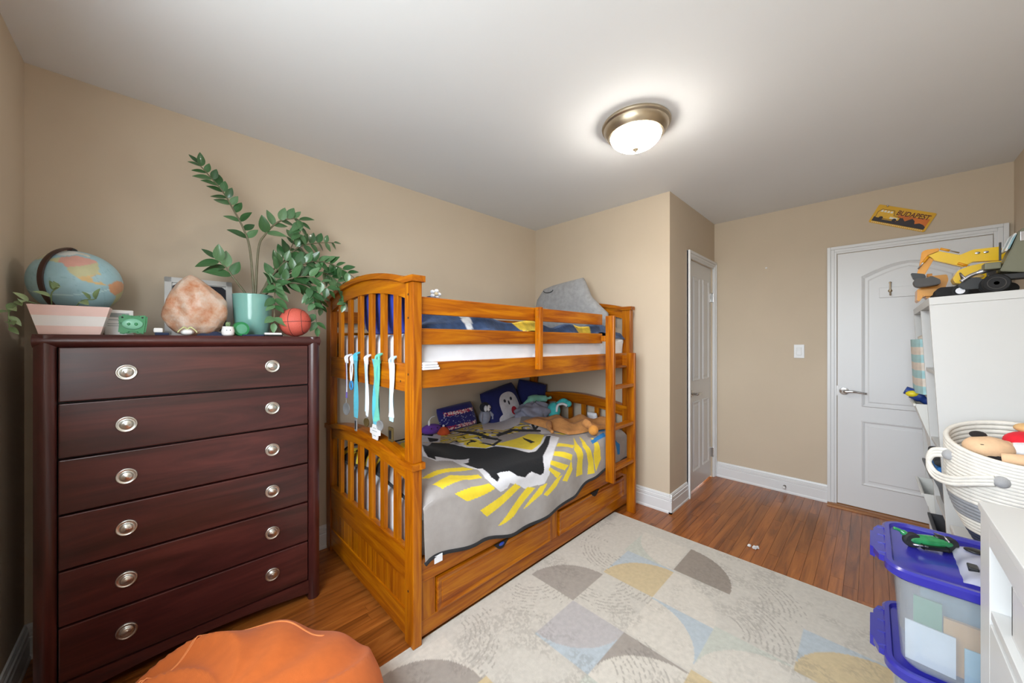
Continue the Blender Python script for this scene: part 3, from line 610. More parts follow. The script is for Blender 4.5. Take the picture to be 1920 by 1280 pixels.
# mini basketball
BB = thing('mini_basketball', (.497, 2.095, ZT), 'small red-orange rubber basketball on the dresser corner', 'basketball')
bc = Vector((.499, 2.095, ZT + .073)); M['ball'] = plain('ball_rubber', S(206, 92, 76), .55, var=.05, bump=.7, bscale=260)
MB().ell(bc, (.073, .073, .073), 48, 28).build('ball', M['ball'], BB, True)
Bq = Matrix.Rotation(R(-38), 3, 'Z') @ Matrix.Rotation(R(-4), 3, 'Y')
for kind in range(4):
    pts = []
    for k in range(48):
        a = 2 * math.pi * k / 48
        if kind == 0: d = Vector((math.cos(a), math.sin(a), 0))
        elif kind == 1: d = Vector((0, math.cos(a), math.sin(a)))
        else:
            s_ = 1 if kind == 2 else -1; d = Vector((s_ * .72, math.cos(a) * .694, math.sin(a) * .694))
            d = Vector((s_ * (.62 + .12 * math.cos(2 * a)), math.cos(a) * .7, math.sin(a) * .7)).normalized()
        pts.append(bc + (Bq @ d) * .0728)
    MB().tube(pts, .0012, 6, closed=True).build('seam', M['black'], BB, True)
# ================================================================== BUNK BED
B = thing('bunk_bed', (1.72, 1.88, 0), 'honey pine bunk bed with slatted arched ends, ladder and drawer front', 'bunk bed')
BX0, BX1, BY0, BY1 = .752, 2.697, 1.345, 2.428
PX, PY = .043, .073
def bpart(name, a, b, ax, bev=.004, par=None, label=None):
    o = MB().box(a, b, bev).build(name, M['bed' + ax], par or B)
    if label: o['label'] = label
    return o
def arch_z(y, z0, rise):
    u = (y - (BY0 + PY)) / (BY1 - PY - BY0 - PY)
    if u <= 0 or u >= 1: return z0
    return z0 + rise * math.sin(math.pi * min(1, max(0, u))) ** .8
for xa, xb in ((BX0, BX0 + PX), (BX1 - PX, BX1)):
    for ya, yb in ((BY0, BY0 + PY), (BY1 - PY, BY1)):
        bpart('post', (xa, ya, .0098 if (xa < 1 and ya < 1.5) else 0), (xb, yb, .760), 'z', .005); bpart('upper_post', (xa, ya, .786), (xb, yb, 1.552), 'z', .005)
    ys = [BY0 + PY + (BY1 - BY0 - 2 * PY) * k / 20 for k in range(21)]
    for z0, rise, drop, zs0 in ((.760, .052, .062, .40), (1.552, .062, .066, 1.19)):
        top = [(y, arch_z(y, z0, rise)) for y in ys]; bot = [(y, arch_z(y, z0 - drop, rise * .95)) for y in ys]
        MB().band(top, bot, 0, xa + .008, xb - .010).build('arched_rail', M['bedy'], B)
        yc = [BY0 - .010] + ys + [BY1 + .002]
        cp = [(y, arch_z(y, z0, rise) + .026) for y in yc]; cb = [(y, arch_z(y, z0, rise)) for y in yc]
        MB().band(cp, cb, 0, xa - .010, xb + .010).build('cap_rail', M['bedy'], B)
        for y in (2.227, 2.080, 1.937, 1.797, 1.661, 1.524):
            bpart('slat', (xa + .012, y - .021, zs0), (xa + .032, y + .021, arch_z(y, z0 - drop, rise * .95) + .01), 'z', .002)
    x_ = xa + .004
    bpart('end_rail', (x_, BY0 + PY, 1.083), (x_ + .030, BY1 - PY, 1.205), 'y', .004)
    bpart('end_rail', (x_, BY0 + PY, .268), (x_ + .030, BY1 - PY, .405), 'y', .004)
    bpart('end_rail', (x_, BY0 + PY, .030), (x_ + .030, BY1 - PY, .145), 'y', .004)
    w_ = (BY1 - BY0 - 2 * PY) / 9
    for k in range(9):
        y = BY0 + PY + w_ * k
        bpart('board', (x_ + .006, y + .0012, .13), (x_ + .018, y + w_ - .0012, .28), 'z', .002)
xa, xb = BX0 + PX, BX1 - PX
bpart('side_rail', (xa, 1.358, 1.098), (xb, 1.384, 1.210), 'x'); bpart('side_rail', (xa, 2.39, 1.098), (xb, 2.415, 1.210), 'x')
bpart('side_rail', (xa, 1.358, .262), (xb, 1.384, .364), 'x'); bpart('side_rail', (xa, 2.39, .262), (xb, 2.415, .364), 'x')
bpart('guard_rail', (xa, 1.360, 1.418), (2.262, 1.380, 1.494), 'x'); bpart('guard_rail', (xa, 1.360, 1.286), (2.262, 1.380, 1.357), 'x')
bpart('guard_rail', (xa, 2.392, 1.418), (xb, 2.412, 1.494), 'x'); bpart('guard_rail', (xa, 2.392, 1.286), (xb, 2.412, 1.357), 'x')
sp_ = bpart('guard_support', (1.530, 1.318, 1.140), (1.556, 1.358, 1.496), 'z', .004)
M['bolt'] = plain('brass_bolt', S(170, 130, 60), .35, .8); M['hole'] = plain('bolt_hole', S(60, 30, 8), .7)
bolt = MB().lathe([(.0045, 0), (.004, .0015), (.0005, .002)], (0, 0, 0), (-1, 0, 0), 10).mesh('bolt', M['bolt'])[0]
for z in (1.17, 1.31, 1.345, 1.44, 1.48): put('bolt', bolt, (1.529, 1.338, z), sp_)
# ladder
for x, z0, z1 in ((2.236, .312, 1.480), (2.545, 0, 1.214)):
    lr = bpart('ladder_rail', (x, 1.256, z0), (x + .026, 1.322, z1), 'z', .006)
    for z in (.39, .68, .96): put('bolt', bolt, (x - .001, 1.29, z), lr)
for z in (.413, .700, .985): bpart('rung', (2.262, 1.262, z - .024), (2.545, 1.318, z), 'x', .004)
bpart('ladder_cleat', (2.545, 1.322, 1.115), (2.571, 1.358, 1.195), 'y', .003); bpart('ladder_cleat', (2.236, 1.322, 1.30), (2.262, 1.358, 1.34), 'y', .003); bpart('ladder_cleat', (2.545, 1.322, .28), (2.571, 1.358, .34), 'y', .003)
# posts' bolt holes
hol = MB().lathe([(.005, 0), (.005, .001), (.0005, .0012)], (0, 0, 0), (-1, 0, 0), 10).mesh('bolt_hole', M['hole'])[0]
for y, z in ((1.385, 1.40), (1.385, 1.50), (1.385, 1.16), (1.385, .24), (1.46, 1.125)): put('bolt_hole', hol, (.7515 + (.004 if y > 1.42 else 0), y, z), B)
# drawer front
bpart('drawer_frame', (xa + .004, 1.364, .026), (xb - .004, 1.380, .098), 'x', .003)
for a, b in ((xa + .004, .872), (1.671, 1.748), (2.569, xb - .004)): bpart('drawer_frame', (a, 1.364, .098), (b, 1.380, .262), 'z', .001)
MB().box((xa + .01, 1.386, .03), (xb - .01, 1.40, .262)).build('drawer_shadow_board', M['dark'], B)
for pa, pb in ((.876, 1.667), (1.752, 2.565)):
    m = MB(); za, zb = .102, .252
    rg_ = [(0, 1.378), (0, 1.353), (.006, 1.3515), (.022, 1.356), (.026, 1.3565), (.028, 1.3545)]
    v = []
    for k, y in rg_: v += [(pa + k, y, za + k), (pb - k, y, za + k), (pb - k, y, zb - k), (pa + k, y, zb - k)]
    f = [(r * 4 + i, r * 4 + (i + 1) % 4, (r + 1) * 4 + (i + 1) % 4, (r + 1) * 4 + i) for r in range(len(rg_) - 1) for i in range(4)] + [tuple(range(len(rg_) * 4 - 4, len(rg_) * 4)), (3, 2, 1, 0)]
    p_ = m.add(v, f).build('drawer_panel', M['bedx'], B)
    xm = (pa + pb) / 2 - .01
    MB().prism([(xm - .05 + .10 * k / 12, .262 - .034 * math.sin(math.pi * k / 12)) for k in range(13)], 1, 1.3495, 1.3555).build('finger_notch', M['dark'], p_)
MB().ell((1.262, 1.352, .252), (.020, .008, .010), 14, 8).build('blue_toy', plain('blue_toy', S(40, 70, 170), .3), **T('bit of blue toy showing in the bed drawer notch', 'toy'))
for zz in (.246, 1.098): bpart('base_board', (xa, 1.384, zz), (xb, 2.39, zz + .016), 'x', .002)
# ------------------------------------------------------------------ mattresses
def soft_box(a, b, r=.04, n=(26, 16, 4), amp=.004, seed=1.):
    """rounded box with slight wrinkles"""
    bm = bmesh.new(); bmesh.ops.create_cube(bm, size=1)
    for v in bm.verts: v.co = Vector([(a[i] + b[i]) / 2 + v.co[i] * (b[i] - a[i]) for i in range(3)])
    bmesh.ops.bevel(bm, geom=bm.edges[:], offset=r, segments=4, profile=.5, affect='EDGES')
    bmesh.ops.subdivide_edges(bm, edges=[e for e in bm.edges if e.calc_length() > .12], cuts=14, use_grid_fill=True)
    for v in bm.verts:
        p = v.co; w_ = math.sin(31 * p.x + 9 * p.z * 3 + seed) * math.sin(17 * p.y + 23 * p.x + seed * 2) + .6 * math.sin(61 * p.x + 40 * p.z + seed)
        c = Vector(((a[0] + b[0]) / 2, (a[1] + b[1]) / 2, (a[2] + b[2]) / 2)); d = p - c; v.co += Vector((0 if abs(d.x) < .4 * (b[0] - a[0]) else 1 * math.copysign(1, d.x), math.copysign(1, d.y) if abs(d.y) > .4 * (b[1] - a[1]) else 0, .5 if d.z > 0 else 0)) * w_ * amp * (.3 if abs(d.x) > .49 * (b[0] - a[0]) else 1)
    return MB().bm(bm)
soft_box((.812, 1.394, .264), (2.645, 2.38, .565)).build('mattress', M['sheet'], smooth=True, **T('mattress in white sheet on the lower bunk under the duvet', 'mattress'))
soft_box((.806, 1.392, 1.116), (2.650, 2.384, 1.335), amp=.005, seed=3).build('mattress', M['sheet'], smooth=True, **T('mattress in wrinkled white sheet on the upper bunk', 'mattress'))
# ------------------------------------------------------------------ duvet
def zhem(x):
    P=[(.70,.372),(.82,.372),(1.1,.335),(1.35,.285),(1.6,.285),(1.85,.318),(2.05,.372),(2.3,.395),(2.7,.41)]
    for (a,b),(c,d) in zip(P,P[1:]):
        if x<=c:
            t=(x-a)/(c-a); t=t*t*(3-2*t); return b+(d-b)*t
    return P[-1][1]
def ztop(x,y):
    g=lambda cx,cy,sx,sy:math.exp(-((x-cx)/sx)**2-((y-cy)/sy)**2)
    return .612+.010*math.sin(5.3*x+1)*math.cos(6*y+x*2)+.006*math.sin(13*x-7*y)+.13*g(.93,1.8,.22,.34)+.035*g(1.6,1.9,.3,.25)+.05*g(2.25,2.05,.3,.2)+.02*g(1.9,1.6,.3,.2)
def duv(x,v):
    r=.07; L=r*math.pi/2
    if v<=.92:
        y=2.33-v; return (x,y,ztop(x,y))
    zt=ztop(x,1.41)
    if v<=.92+L:
        a=(v-.92)/r; return (x,1.41-r*math.sin(a),zt-r*(1-math.cos(a)))
    q=(v-.92-L)/(1.30-.92-L)
    w=.008*math.sin(9*x+2)*math.sin(q*3)+.006*math.sin(23*x)*q
    return (x,1.34-.012*q+w,zt-r-(zt-r-zhem(x))*q)

PAT = {'W': [[(0.991, 0.647), (0.961, 0.712), (1.006, 0.764), (1.126, 0.738), (1.149, 0.797), (1.202, 0.862), (1.172, 0.954), (1.194, 0.999), (1.247, 1.052), (1.292, 1.045), (1.315, 1.026), (1.382, 1.058), (1.428, 1.091), (1.51, 1.091), (1.586, 1.097), (1.638, 1.052), (1.653, 0.999), (1.774, 0.921), (2.0, 0.784), (1.97, 0.712), (1.729, 0.745), (1.45, 0.562), (1.262, 0.189)], [(1.36, 0.026), (1.503, 0.059), (1.345, 0.281), (1.262, 0.183)], [(1.917, 0.033), (2.045, 0.013), (2.196, 0.229), (2.03, 0.366), (1.819, 0.405), (1.691, 0.327)], [(2.06, 0.438), (2.173, 0.412), (2.211, 0.483), (2.128, 0.771), (1.955, 0.66)]], 'K': [[(1.059, 0.536), (1.307, 0.242), (1.367, 0.34), (1.375, 0.529), (1.443, 0.647), (1.51, 0.66), (1.586, 0.745), (1.623, 0.836), (1.676, 0.849), (1.827, 0.784), (1.932, 0.719), (1.97, 0.732), (1.819, 0.836), (1.646, 0.934), (1.608, 0.973), (1.586, 1.032), (1.556, 1.039), (1.488, 1.006), (1.458, 1.013), (1.428, 1.026), (1.375, 1.006), (1.337, 0.967), (1.285, 0.954), (1.254, 0.954), (1.254, 0.98), (1.232, 0.993), (1.209, 0.96), (1.232, 0.862), (1.209, 0.849), (1.179, 0.764), (1.217, 0.758), (1.262, 0.706), (1.029, 0.719), (1.014, 0.751), (0.983, 0.725), (0.998, 0.66)], [(1.36, 0.013), (1.465, 0.02), (1.413, 0.085), (1.367, 0.007)], [(1.367, 0.091), (1.405, 0.176), (1.36, 0.229), (1.307, 0.216)], [(1.616, 0.013), (1.638, 0.222), (1.593, 0.516), (1.631, 0.555), (1.586, 0.581), (1.556, 0.516), (1.578, 0.294)], [(1.661, 0.49), (1.894, 0.405), (2.037, 0.581), (1.992, 0.621), (1.864, 0.464), (1.653, 0.529)], [(1.518, 0.457), (1.586, 0.477), (1.631, 0.594), (1.503, 0.653), (1.473, 0.536), (1.495, 0.555), (1.518, 0.621), (1.601, 0.588), (1.563, 0.503)], [(1.804, 0.614), (1.797, 0.738), (1.759, 0.732), (1.781, 0.647)], [(2.105, 0.418), (2.128, 0.431), (2.053, 0.51), (2.181, 0.444), (2.181, 0.457), (2.007, 0.562), (1.992, 0.549)]], 'Y': [[(1.473, 0.203), (1.556, 0.301), (1.48, 0.601), (1.601, 0.627), (1.691, 0.614), (1.894, 0.588), (1.947, 0.692), (1.797, 0.784), (1.676, 0.817), (1.616, 0.732), (1.525, 0.64), (1.443, 0.64), (1.39, 0.51), (1.443, 0.301)], [(1.518, 0.013), (1.586, 0.039), (1.465, 0.189), (1.473, 0.085)], [(1.578, 0.268), (1.616, 0.34), (1.661, 0.49), (1.586, 0.477)], [(1.571, 0.915), (1.631, 0.934), (1.586, 0.986), (1.556, 1.019), (1.541, 1.019), (1.556, 0.98), (1.533, 0.954)], [(0.878, 0.934), (1.006, 0.888), (1.164, 0.908), (1.157, 0.947), (1.044, 0.941), (0.908, 0.973)], [(0.961, 1.006), (1.066, 0.986), (1.179, 0.986), (1.209, 1.019), (1.029, 1.052)], [(1.104, 1.117), (1.262, 1.071), (1.352, 1.039), (1.397, 1.071), (1.292, 1.111), (1.149, 1.169)], [(1.224, 1.235), (1.315, 1.169), (1.45, 1.084), (1.51, 1.104), (1.345, 1.209), (1.247, 1.235)], [(1.894, 0.856), (1.97, 0.934), (1.917, 0.96), (1.834, 0.888)], [(1.759, 0.934), (1.879, 0.999), (1.857, 1.032), (1.714, 0.96)], [(1.676, 0.98), (1.827, 1.058), (1.781, 1.078), (1.653, 0.999)], [(1.646, 1.013), (1.744, 1.084), (1.706, 1.104), (1.631, 1.026)], [(2.105, 0.83), (2.0, 0.941), (1.985, 1.065), (1.985, 1.202), (1.902, 1.169), (1.925, 1.045), (1.917, 0.973)], [(2.165, 0.836), (2.075, 0.96), (2.113, 1.117), (2.113, 1.254), (2.037, 1.235), (2.053, 1.124), (2.022, 0.967)], [(2.188, 0.915), (2.196, 0.999), (2.203, 1.15), (2.128, 1.248), (2.113, 1.032)], [(1.857, 1.026), (1.864, 1.097), (1.797, 1.163), (1.751, 1.137), (1.827, 1.071)], [(1.759, 1.097), (1.691, 1.15), (1.601, 1.176), (1.571, 1.156), (1.691, 1.104)], [(1.616, 1.097), (1.556, 1.15), (1.45, 1.195), (1.413, 1.202), (1.548, 1.104)], [(2.075, 0.601), (2.421, 0.529), (2.354, 0.634), (2.083, 0.64)], [(2.045, 0.692), (2.346, 0.712), (2.278, 0.764), (2.083, 0.751)], [(0.863, 0.862), (0.946, 0.843), (1.142, 0.81), (1.194, 0.843), (1.014, 0.862), (0.893, 0.882)], [(1.789, 0.431), (1.955, 0.464), (1.925, 0.496), (1.781, 0.496)]], 'B': [[(2.143, 0.947), (2.346, 0.928), (2.316, 0.967), (2.135, 0.973)], [(2.399, 0.797), (2.542, 0.823), (2.384, 0.915), (2.301, 0.882)], [(2.399, 0.999), (2.467, 1.071), (2.444, 1.195), (2.406, 1.182), (2.406, 1.091)]]}
GY, YE, BK, WH, BLU = S(160, 154, 151), S(234, 208, 52), S(14, 15, 20), S(218, 218, 224), S(42, 124, 190)
BB_ = {k: [(min(p[0] for p in q), max(p[0] for p in q), min(p[1] for p in q), max(p[1] for p in q), q) for q in v] for k, v in PAT.items()}
def dpat(x, v):
    c = GY
    for k, cc in (('W', WH), ('Y', YE), ('K', BK), ('B', BLU)):
        for x0, x1, v0, v1, q in BB_[k]:
            if x0 <= x <= x1 and v0 <= v <= v1 and inpoly(x, v, q): c = cc; break
    if x < 1.12 and v < .72 and c is GY:
        u = vn(x * 9 + 4, v * 9 + 1)
        c = BK if u > .66 else (YE if u > .5 else (WH if u < .2 else GY))
    elif v < .50 and 1.10 < x < 2.05 and (c is GY or c is YE):
        u = vn(x * 5 + 4, v * 8 + 8) + .35 * vn(x * 14, v * 16 + 3); q = (u * 4.5) % 1
        c = BK if q < .16 else (YE if q < .58 else (WH if q < .76 else c))
    return c
DU = thing('duvet', (1.7, 1.85, .60), 'grey duvet printed with yellow rays and black and white shapes on lower bunk', 'duvet')
NX, NV = 460, 320; DXA, DXB = .799, 2.632
v = []; cl_ = []
for i in range(NX + 1):
    x = DXA + (DXB - DXA) * i / NX
    for j in range(NV + 1):
        q = 1.30 * j / NV; p = duv(x, q); e = min(1, (x - DXA) / .07, (DXB - x) / .07); e = max(0, e)
        v.append((p[0], p[1], p[2] - .07 * (1 - math.sqrt(1 - (1 - e) ** 2)) * (1 if q < 1.0 else 0.2))); cl_.append(dpat(x, q))
f = [(i * (NV + 1) + j, (i + 1) * (NV + 1) + j, (i + 1) * (NV + 1) + j + 1, i * (NV + 1) + j + 1) for i in range(NX) for j in range(NV)]
me = bpy.data.meshes.new('cover'); me.from_pydata(v, [], f); M['duvet'] = vcol('duvet_fleece', .95, .03, var=.05, scale=25, bump=.25, bscale=90, dist=.004); me.materials.append(M['duvet'])
at = me.color_attributes.new('print', 'FLOAT_COLOR', 'POINT'); buf = []
for c in cl_: buf += [*c, 1]
at.data.foreach_set('color', buf); me.polygons.foreach_set('use_smooth', [True] * len(f)); o = put('cover', me, (0, 0, 0), DU)
M['hem'] = fabric('black_binding', S(26, 26, 30))
MB().tube([v[i * (NV + 1) + NV] for i in range(0, NX + 1, 6)], .0085, 8).build('hem', M['hem'], DU, True)
for i, je in ((0, 225), (NX, NV + 1)): MB().tube([v[i * (NV + 1) + j] for j in range(0, je, 6)], .0085, 8).build('hem', M['hem'], DU, True)
MB().tube([v[i * (NV + 1)] for i in range(0, NX + 1, 6)], .0085, 8).build('hem', M['hem'], DU, True)
q = v[8 * (NV + 1) + NV]; MB().box((q[0] + .012, q[1] - .006, q[2] - .028), (q[0] + .052, q[1] - .003, q[2] + .004)).build('care_tag', M['sheet'], DU)
# ------------------------------------------------------------------ upper bunk bedding
def blank(u, w_):
    x = .84 + (2.648 - .84) * u; y = 2.36 - .975 * w_
    z = 1.352 + .020 * (.5 + .5 * math.sin(7 * x + 3 * y)) + .014 * math.sin(17 * x - 9 * y) + .045 * math.exp(-((x - 1.35) / .35) ** 2 - ((y - 1.5) / .2) ** 2) + .175 * math.exp(-((x - 1.07) / .15) ** 2 - ((y - 1.70) / .22) ** 2) + .05 * math.exp(-((x - 2.3) / .42) ** 2 - ((y - 1.48) / .16) ** 2) + .03 * math.exp(-((x - 1.8) / .3) ** 2 - ((y - 1.46) / .14) ** 2)
    if w_ > .95: z -= (w_ - .95) * 1.1
    if u > .95: z -= (u - .95) * .35
    return (x, y + (.006 * math.sin(25 * x) if w_ > .9 else 0), z)
M['blank'] = vcol('navy_fleece', .95, .08, var=.35, scale=18, bump=.5, bscale=60, dist=.008)
me, c = MB().grid(blank, 220, 110).mesh('blanket', M['blank'], True)
def bcol(p):
    for cx, cy, rx, ry, k in ((1.52, 1.43, .10, .05, 0), (2.10, 1.43, .09, .05, 0), (1.10, 1.44, .022, .05, 1), (1.8, 1.9, .2, .1, 0), (2.3, 2.0, .1, .1, 1)):
        if ((p.x - cx) / rx) ** 2 + ((p.y - cy) / ry) ** 2 < 1: return S(226, 196, 60) if k == 0 else S(214, 216, 220)
    return S(52, 74, 112)
paint(me, c, bcol)
put('blanket', me, c, None, **T('crumpled navy fleece blanket with yellow patches on the upper bunk', 'blanket'))
def pillow(w_, h, t_, n=22, pw_=.55):
    m = MB()
    for s_ in (-1, 1):
        def fn(u, v):
            a, b = 2 * u - 1, 2 * v - 1; k = max(0, (1 - a ** 4) * (1 - b ** 4)) ** pw_
            pin = 1 - .07 * (a * a * b * b) ; sc_ = 1 - .05 * (1 - abs(a * b))
            return (a * w_ / 2 * sc_ * pin + 0, s_ * t_ / 2 * k, b * h / 2 * sc_ * pin)
        m.grid(fn, n, n)
    return m
def place(mb, loc, rz=0, rx=0, ry=0):
    return mb.xf(Matrix.Translation(loc) @ Matrix.Rotation(R(rz), 4, 'Z') @ Matrix.Rotation(R(rx), 4, 'X') @ Matrix.Rotation(R(ry), 4, 'Y'))
M['royal'] = fabric('royal_blue_cotton', S(34, 54, 158)); M['nvy'] = fabric('navy_velvet', S(26, 34, 96))
place(pillow(.62, .27, .11), (.862, 1.785, 1.468), rz=90, rx=-8).build('pillow', M['royal'], smooth=True, **T('royal blue pillow propped behind the upper bunk slats', 'pillow'))
# folded white sheet over the upper rail
fs = thing('folded_sheet', (.84, 1.35, 1.2), 'small fold of white sheet hanging over the upper bunk rail', 'sheet')
for k in range(3): MB().box((.797, 1.338 - .004 * k, 1.178 + .011 * k), (.880 - .008 * k, 1.392, 1.188 + .011 * k), .004).build('fold', M['sheet'], fs)
# grey plush cushion
ol = [(2.262, 1.395), (2.262, 1.62), (2.243, 1.695), (2.16, 1.79), (2.05, 1.815), (1.93, 1.828), (1.82, 1.838), (1.735, 1.845), (1.71, 1.80), (1.655, 1.68), (1.56, 1.585), (1.50, 1.53), (1.50, 1.405)]
m = MB(); cx_, cz_ = 1.9, 1.58; n = len(ol); rings = [(.0, .0), (.006, .022), (.022, .040), (.05, .052), (.12, .060)]
v = []
for sgn in (-1, 1):
    for k, d in rings:
        for a, b in ol:
            L_ = math.hypot(a - cx_, b - cz_); s_ = 1 - k / L_; v.append((2.575 + sgn * d, cx_ + (a - cx_) * s_, cz_ + (b - cz_) * s_))
f = []; nr = len(rings)
for si in range(2):
    o_ = si * nr * n
    for r in range(nr - 1):
        for i in range(n): f.append((o_ + r * n + i, o_ + r * n + (i + 1) % n, o_ + (r + 1) * n + (i + 1) % n, o_ + (r + 1) * n + i))
    f.append(tuple(range(o_ + (nr - 1) * n, o_ + nr * n)))
m.add(v, f)
WC = thing('plush_cushion', (2.575, 1.9, 1.36), 'large grey animal-head cushion with stitched eye standing on the upper bunk', 'cushion')
M['knit'] = fabric('grey_jersey', S(150, 150, 152), .12, bump=.4, bs=120)
m.build('cushion_body', M['knit'], WC, True)
MB().tube([(2.5135, 2.07 - .055 * math.cos(math.pi * k / 10), 1.765 - .022 * math.sin(math.pi * k / 10)) for k in range(11)], .003, 6).build('stitched_eye', M['black'], WC, True)
wt = thing('white_plush', (1.062, 1.66, 1.55), 'small white plush toy lying on top of the navy blanket', 'plush toy')
for k in range(5): MB().ell((1.062 + .022 * math.cos(k * 1.257), 1.66, 1.556 + .018 * math.sin(k * 1.257)), (.013, .012, .011), 12, 8).build('petal', M['sheet'], wt, True)
MB().ell((1.062, 1.652, 1.556), (.011, .009, .010), 12, 8).build('centre', fabric('cream_plush', S(224, 206, 170)), wt, True)
# ------------------------------------------------------------------ things on the lower bunk
def ptop(x, y): return ztop(x, y) + .001
M['purple'] = fabric('purple_plush', S(104, 58, 158)); M['orange'] = fabric('orange_plush', S(206, 84, 40)); M['pgrey'] = fabric('grey_plush', S(150, 154, 172)); M['pblack'] = fabric('black_plush', S(40, 42, 52)); M['pwhite'] = fabric('white_plush', S(224, 224, 228))
z = ptop(1.43, 2.29)
pt = thing('purple_plush', (1.43, 2.3, z), 'small purple plush toy with white stalk beside the navy star pillow', 'plush toy')
MB().ell((1.43, 2.30, z + .036), (.085, .045, .038), 22, 14, lambda d: 1 + .08 * d.x).build('plush_body', M['purple'], pt, True)
MB().tube(spl([(1.41, 2.29, z + .068), (1.412, 2.29, z + .10), (1.43, 2.29, z + .125), (1.46, 2.29, z + .13)], 5), [.008] * 6 + [.003] * 10, 8).build('stalk', M['pwhite'], pt, True)
for x in (1.41, 1.46): MB().ell((x, 2.257, z + .05), (.005, .004, .005), 8, 6).build('eye', M['pblack'], pt, True)
z = ptop(1.51, 2.25)
ot = thing('orange_plush', (1.51, 2.25, z), 'little orange plush toy in front of the navy star pillow', 'plush toy')
MB().lathe([(.045, 0), (.048, .01), (.036, .03), (.02, .048), (.0005, .055)], (1.51, 2.25, z), (0, 0, 1), 20).build('plush_body', M['orange'], ot, True); MB().ell((1.51, 2.25, z + .06), (.009, .009, .009), 10, 6).build('bobble', M['pwhite'], ot, True)
NP = thing('printed_pillow', (1.69, 2.32, ptop(1.69, 2.3)), 'small navy pillow with two bands of red and white specks against the wall', 'pillow')
me, c = place(pillow(.36, .21, .10, 60), (1.69, 2.325, ptop(1.69, 2.3) + .085), rx=-22, ry=-4).mesh('pillow_cover', None, True)
def npc(p):
    u = (p.x - 1.69) / .18; w_ = (p.z - (ptop(1.69, 2.3) + .085)) / .1 - .06 * u
    for cz in (.45, -.55):
        if abs(w_ - cz) < .14 and abs(u) < .8:
            q = vn(p.x * 170, p.z * 170)
            if q > .60: return S(236, 224, 226)
            if q > .34: return S(196, 40, 70)
    if abs(w_) < .4 and vn(p.x * 260 + 7, p.z * 260) > .86: return S(190, 196, 220)
    return S(30, 32, 112)
M['nprint'] = vcol('navy_print_cotton', .9, .2); me.materials.append(M['nprint']); paint(me, c, npc); put('pillow_cover', me, c, NP)
z = ptop(1.93, 2.27)
pn = thing('plush_penguin', (1.93, 2.27, z), 'grey baby penguin plush sitting between the two navy pillows', 'plush toy')
MB().ell((1.93, 2.27, z + .055), (.052, .045, .062), 22, 14).build('plush_body', M['pgrey'], pn, True); MB().ell((1.925, 2.265, z + .135), (.044, .042, .042), 22, 14).build('head', M['pblack'], pn, True)
for x, r_ in ((1.905, .017), (1.938, .021)): MB().ell((x, 2.229, z + .132), (r_, .012, .026), 14, 10).build('cheek', M['pwhite'], pn, True)
MB().ell((1.940, 2.217, z + .128), (.004, .006, .007), 10, 6).build('beak', M['pblack'], pn, True)
for s_ in (-1, 1): MB().tube(spl([(1.93 + s_ * .04, 2.26, z + .09), (1.93 + s_ * .062, 2.245, z + .06), (1.93 + s_ * .06, 2.24, z + .03)], 5), [.014] * 6 + [.008] * 5, 8).build('flipper', M['pgrey'], pn, True)
z = ptop(2.16, 2.3)
SP = thing('face_pillow', (2.16, 2.3, z), 'navy square pillow with an appliqued pale face and red mouth', 'pillow')
PM = dict(loc=(2.165, 2.305, z + .125), rz=0, rx=-20, ry=-10)
place(pillow(.44, .33, .13, 30), **PM).build('pillow_cover', M['nvy'], SP, True)
def face(name, a, b, ra, rb, mat, d=.0, sq=2.0, par=SP):
    """disc lying on the pillow front at (a,b)"""
    m = MB(); ps = []
    def surf(x, zz):
        k = max(0, (1 - (x / .22) ** 4) * (1 - (zz / .165) ** 4)) ** .55; return -.065 * k - .003 - d
    n_, rr = 28, 5
    for r in range(rr + 1):
        for k in range(n_):
            an = 2 * math.pi * k / n_; ca, sa = math.cos(an), math.sin(an); ca = math.copysign(abs(ca) ** (2 / sq), ca); sa = math.copysign(abs(sa) ** (2 / sq), sa)
            x, zz = a + ra * ca * r / rr, b + rb * sa * r / rr; ps.append((x, surf(x, zz) + (.003 if r == rr else 0), zz))
    m.add(ps, [(r * n_ + k, r * n_ + (k + 1) % n_, (r + 1) * n_ + (k + 1) % n_, (r + 1) * n_ + k) for r in range(rr) for k in range(n_)])
    return place(m, **PM).build(name, mat, par, True)
M['pale'] = fabric('pale_grey_felt', S(206, 206, 214)); M['redf'] = fabric('red_felt', S(176, 30, 50))
face('face_patch', .02, -.035, .115, .125, M['pale'], .001, 2.5); face('lower_patch', .03, -.115, .175, .045, M['pale'], .002, 2.6)
for a in (-.025, .055): face('eye', a, .022, .014, .015, M['pblack'], .004)
face('nose', .015, -.005, .009, .020, M['pblack'], .004); face('mouth', .045, -.085, .034, .036, M['redf'], .005)
place(pillow(.30, .32, .10, 20), (2.53, 2.30, ptop(2.53, 2.3) + .145), rz=-35, rx=-16, ry=12).build('pillow', M['nvy'], smooth=True, **T('plain navy pillow wedged in the lower bunk corner', 'pillow'))
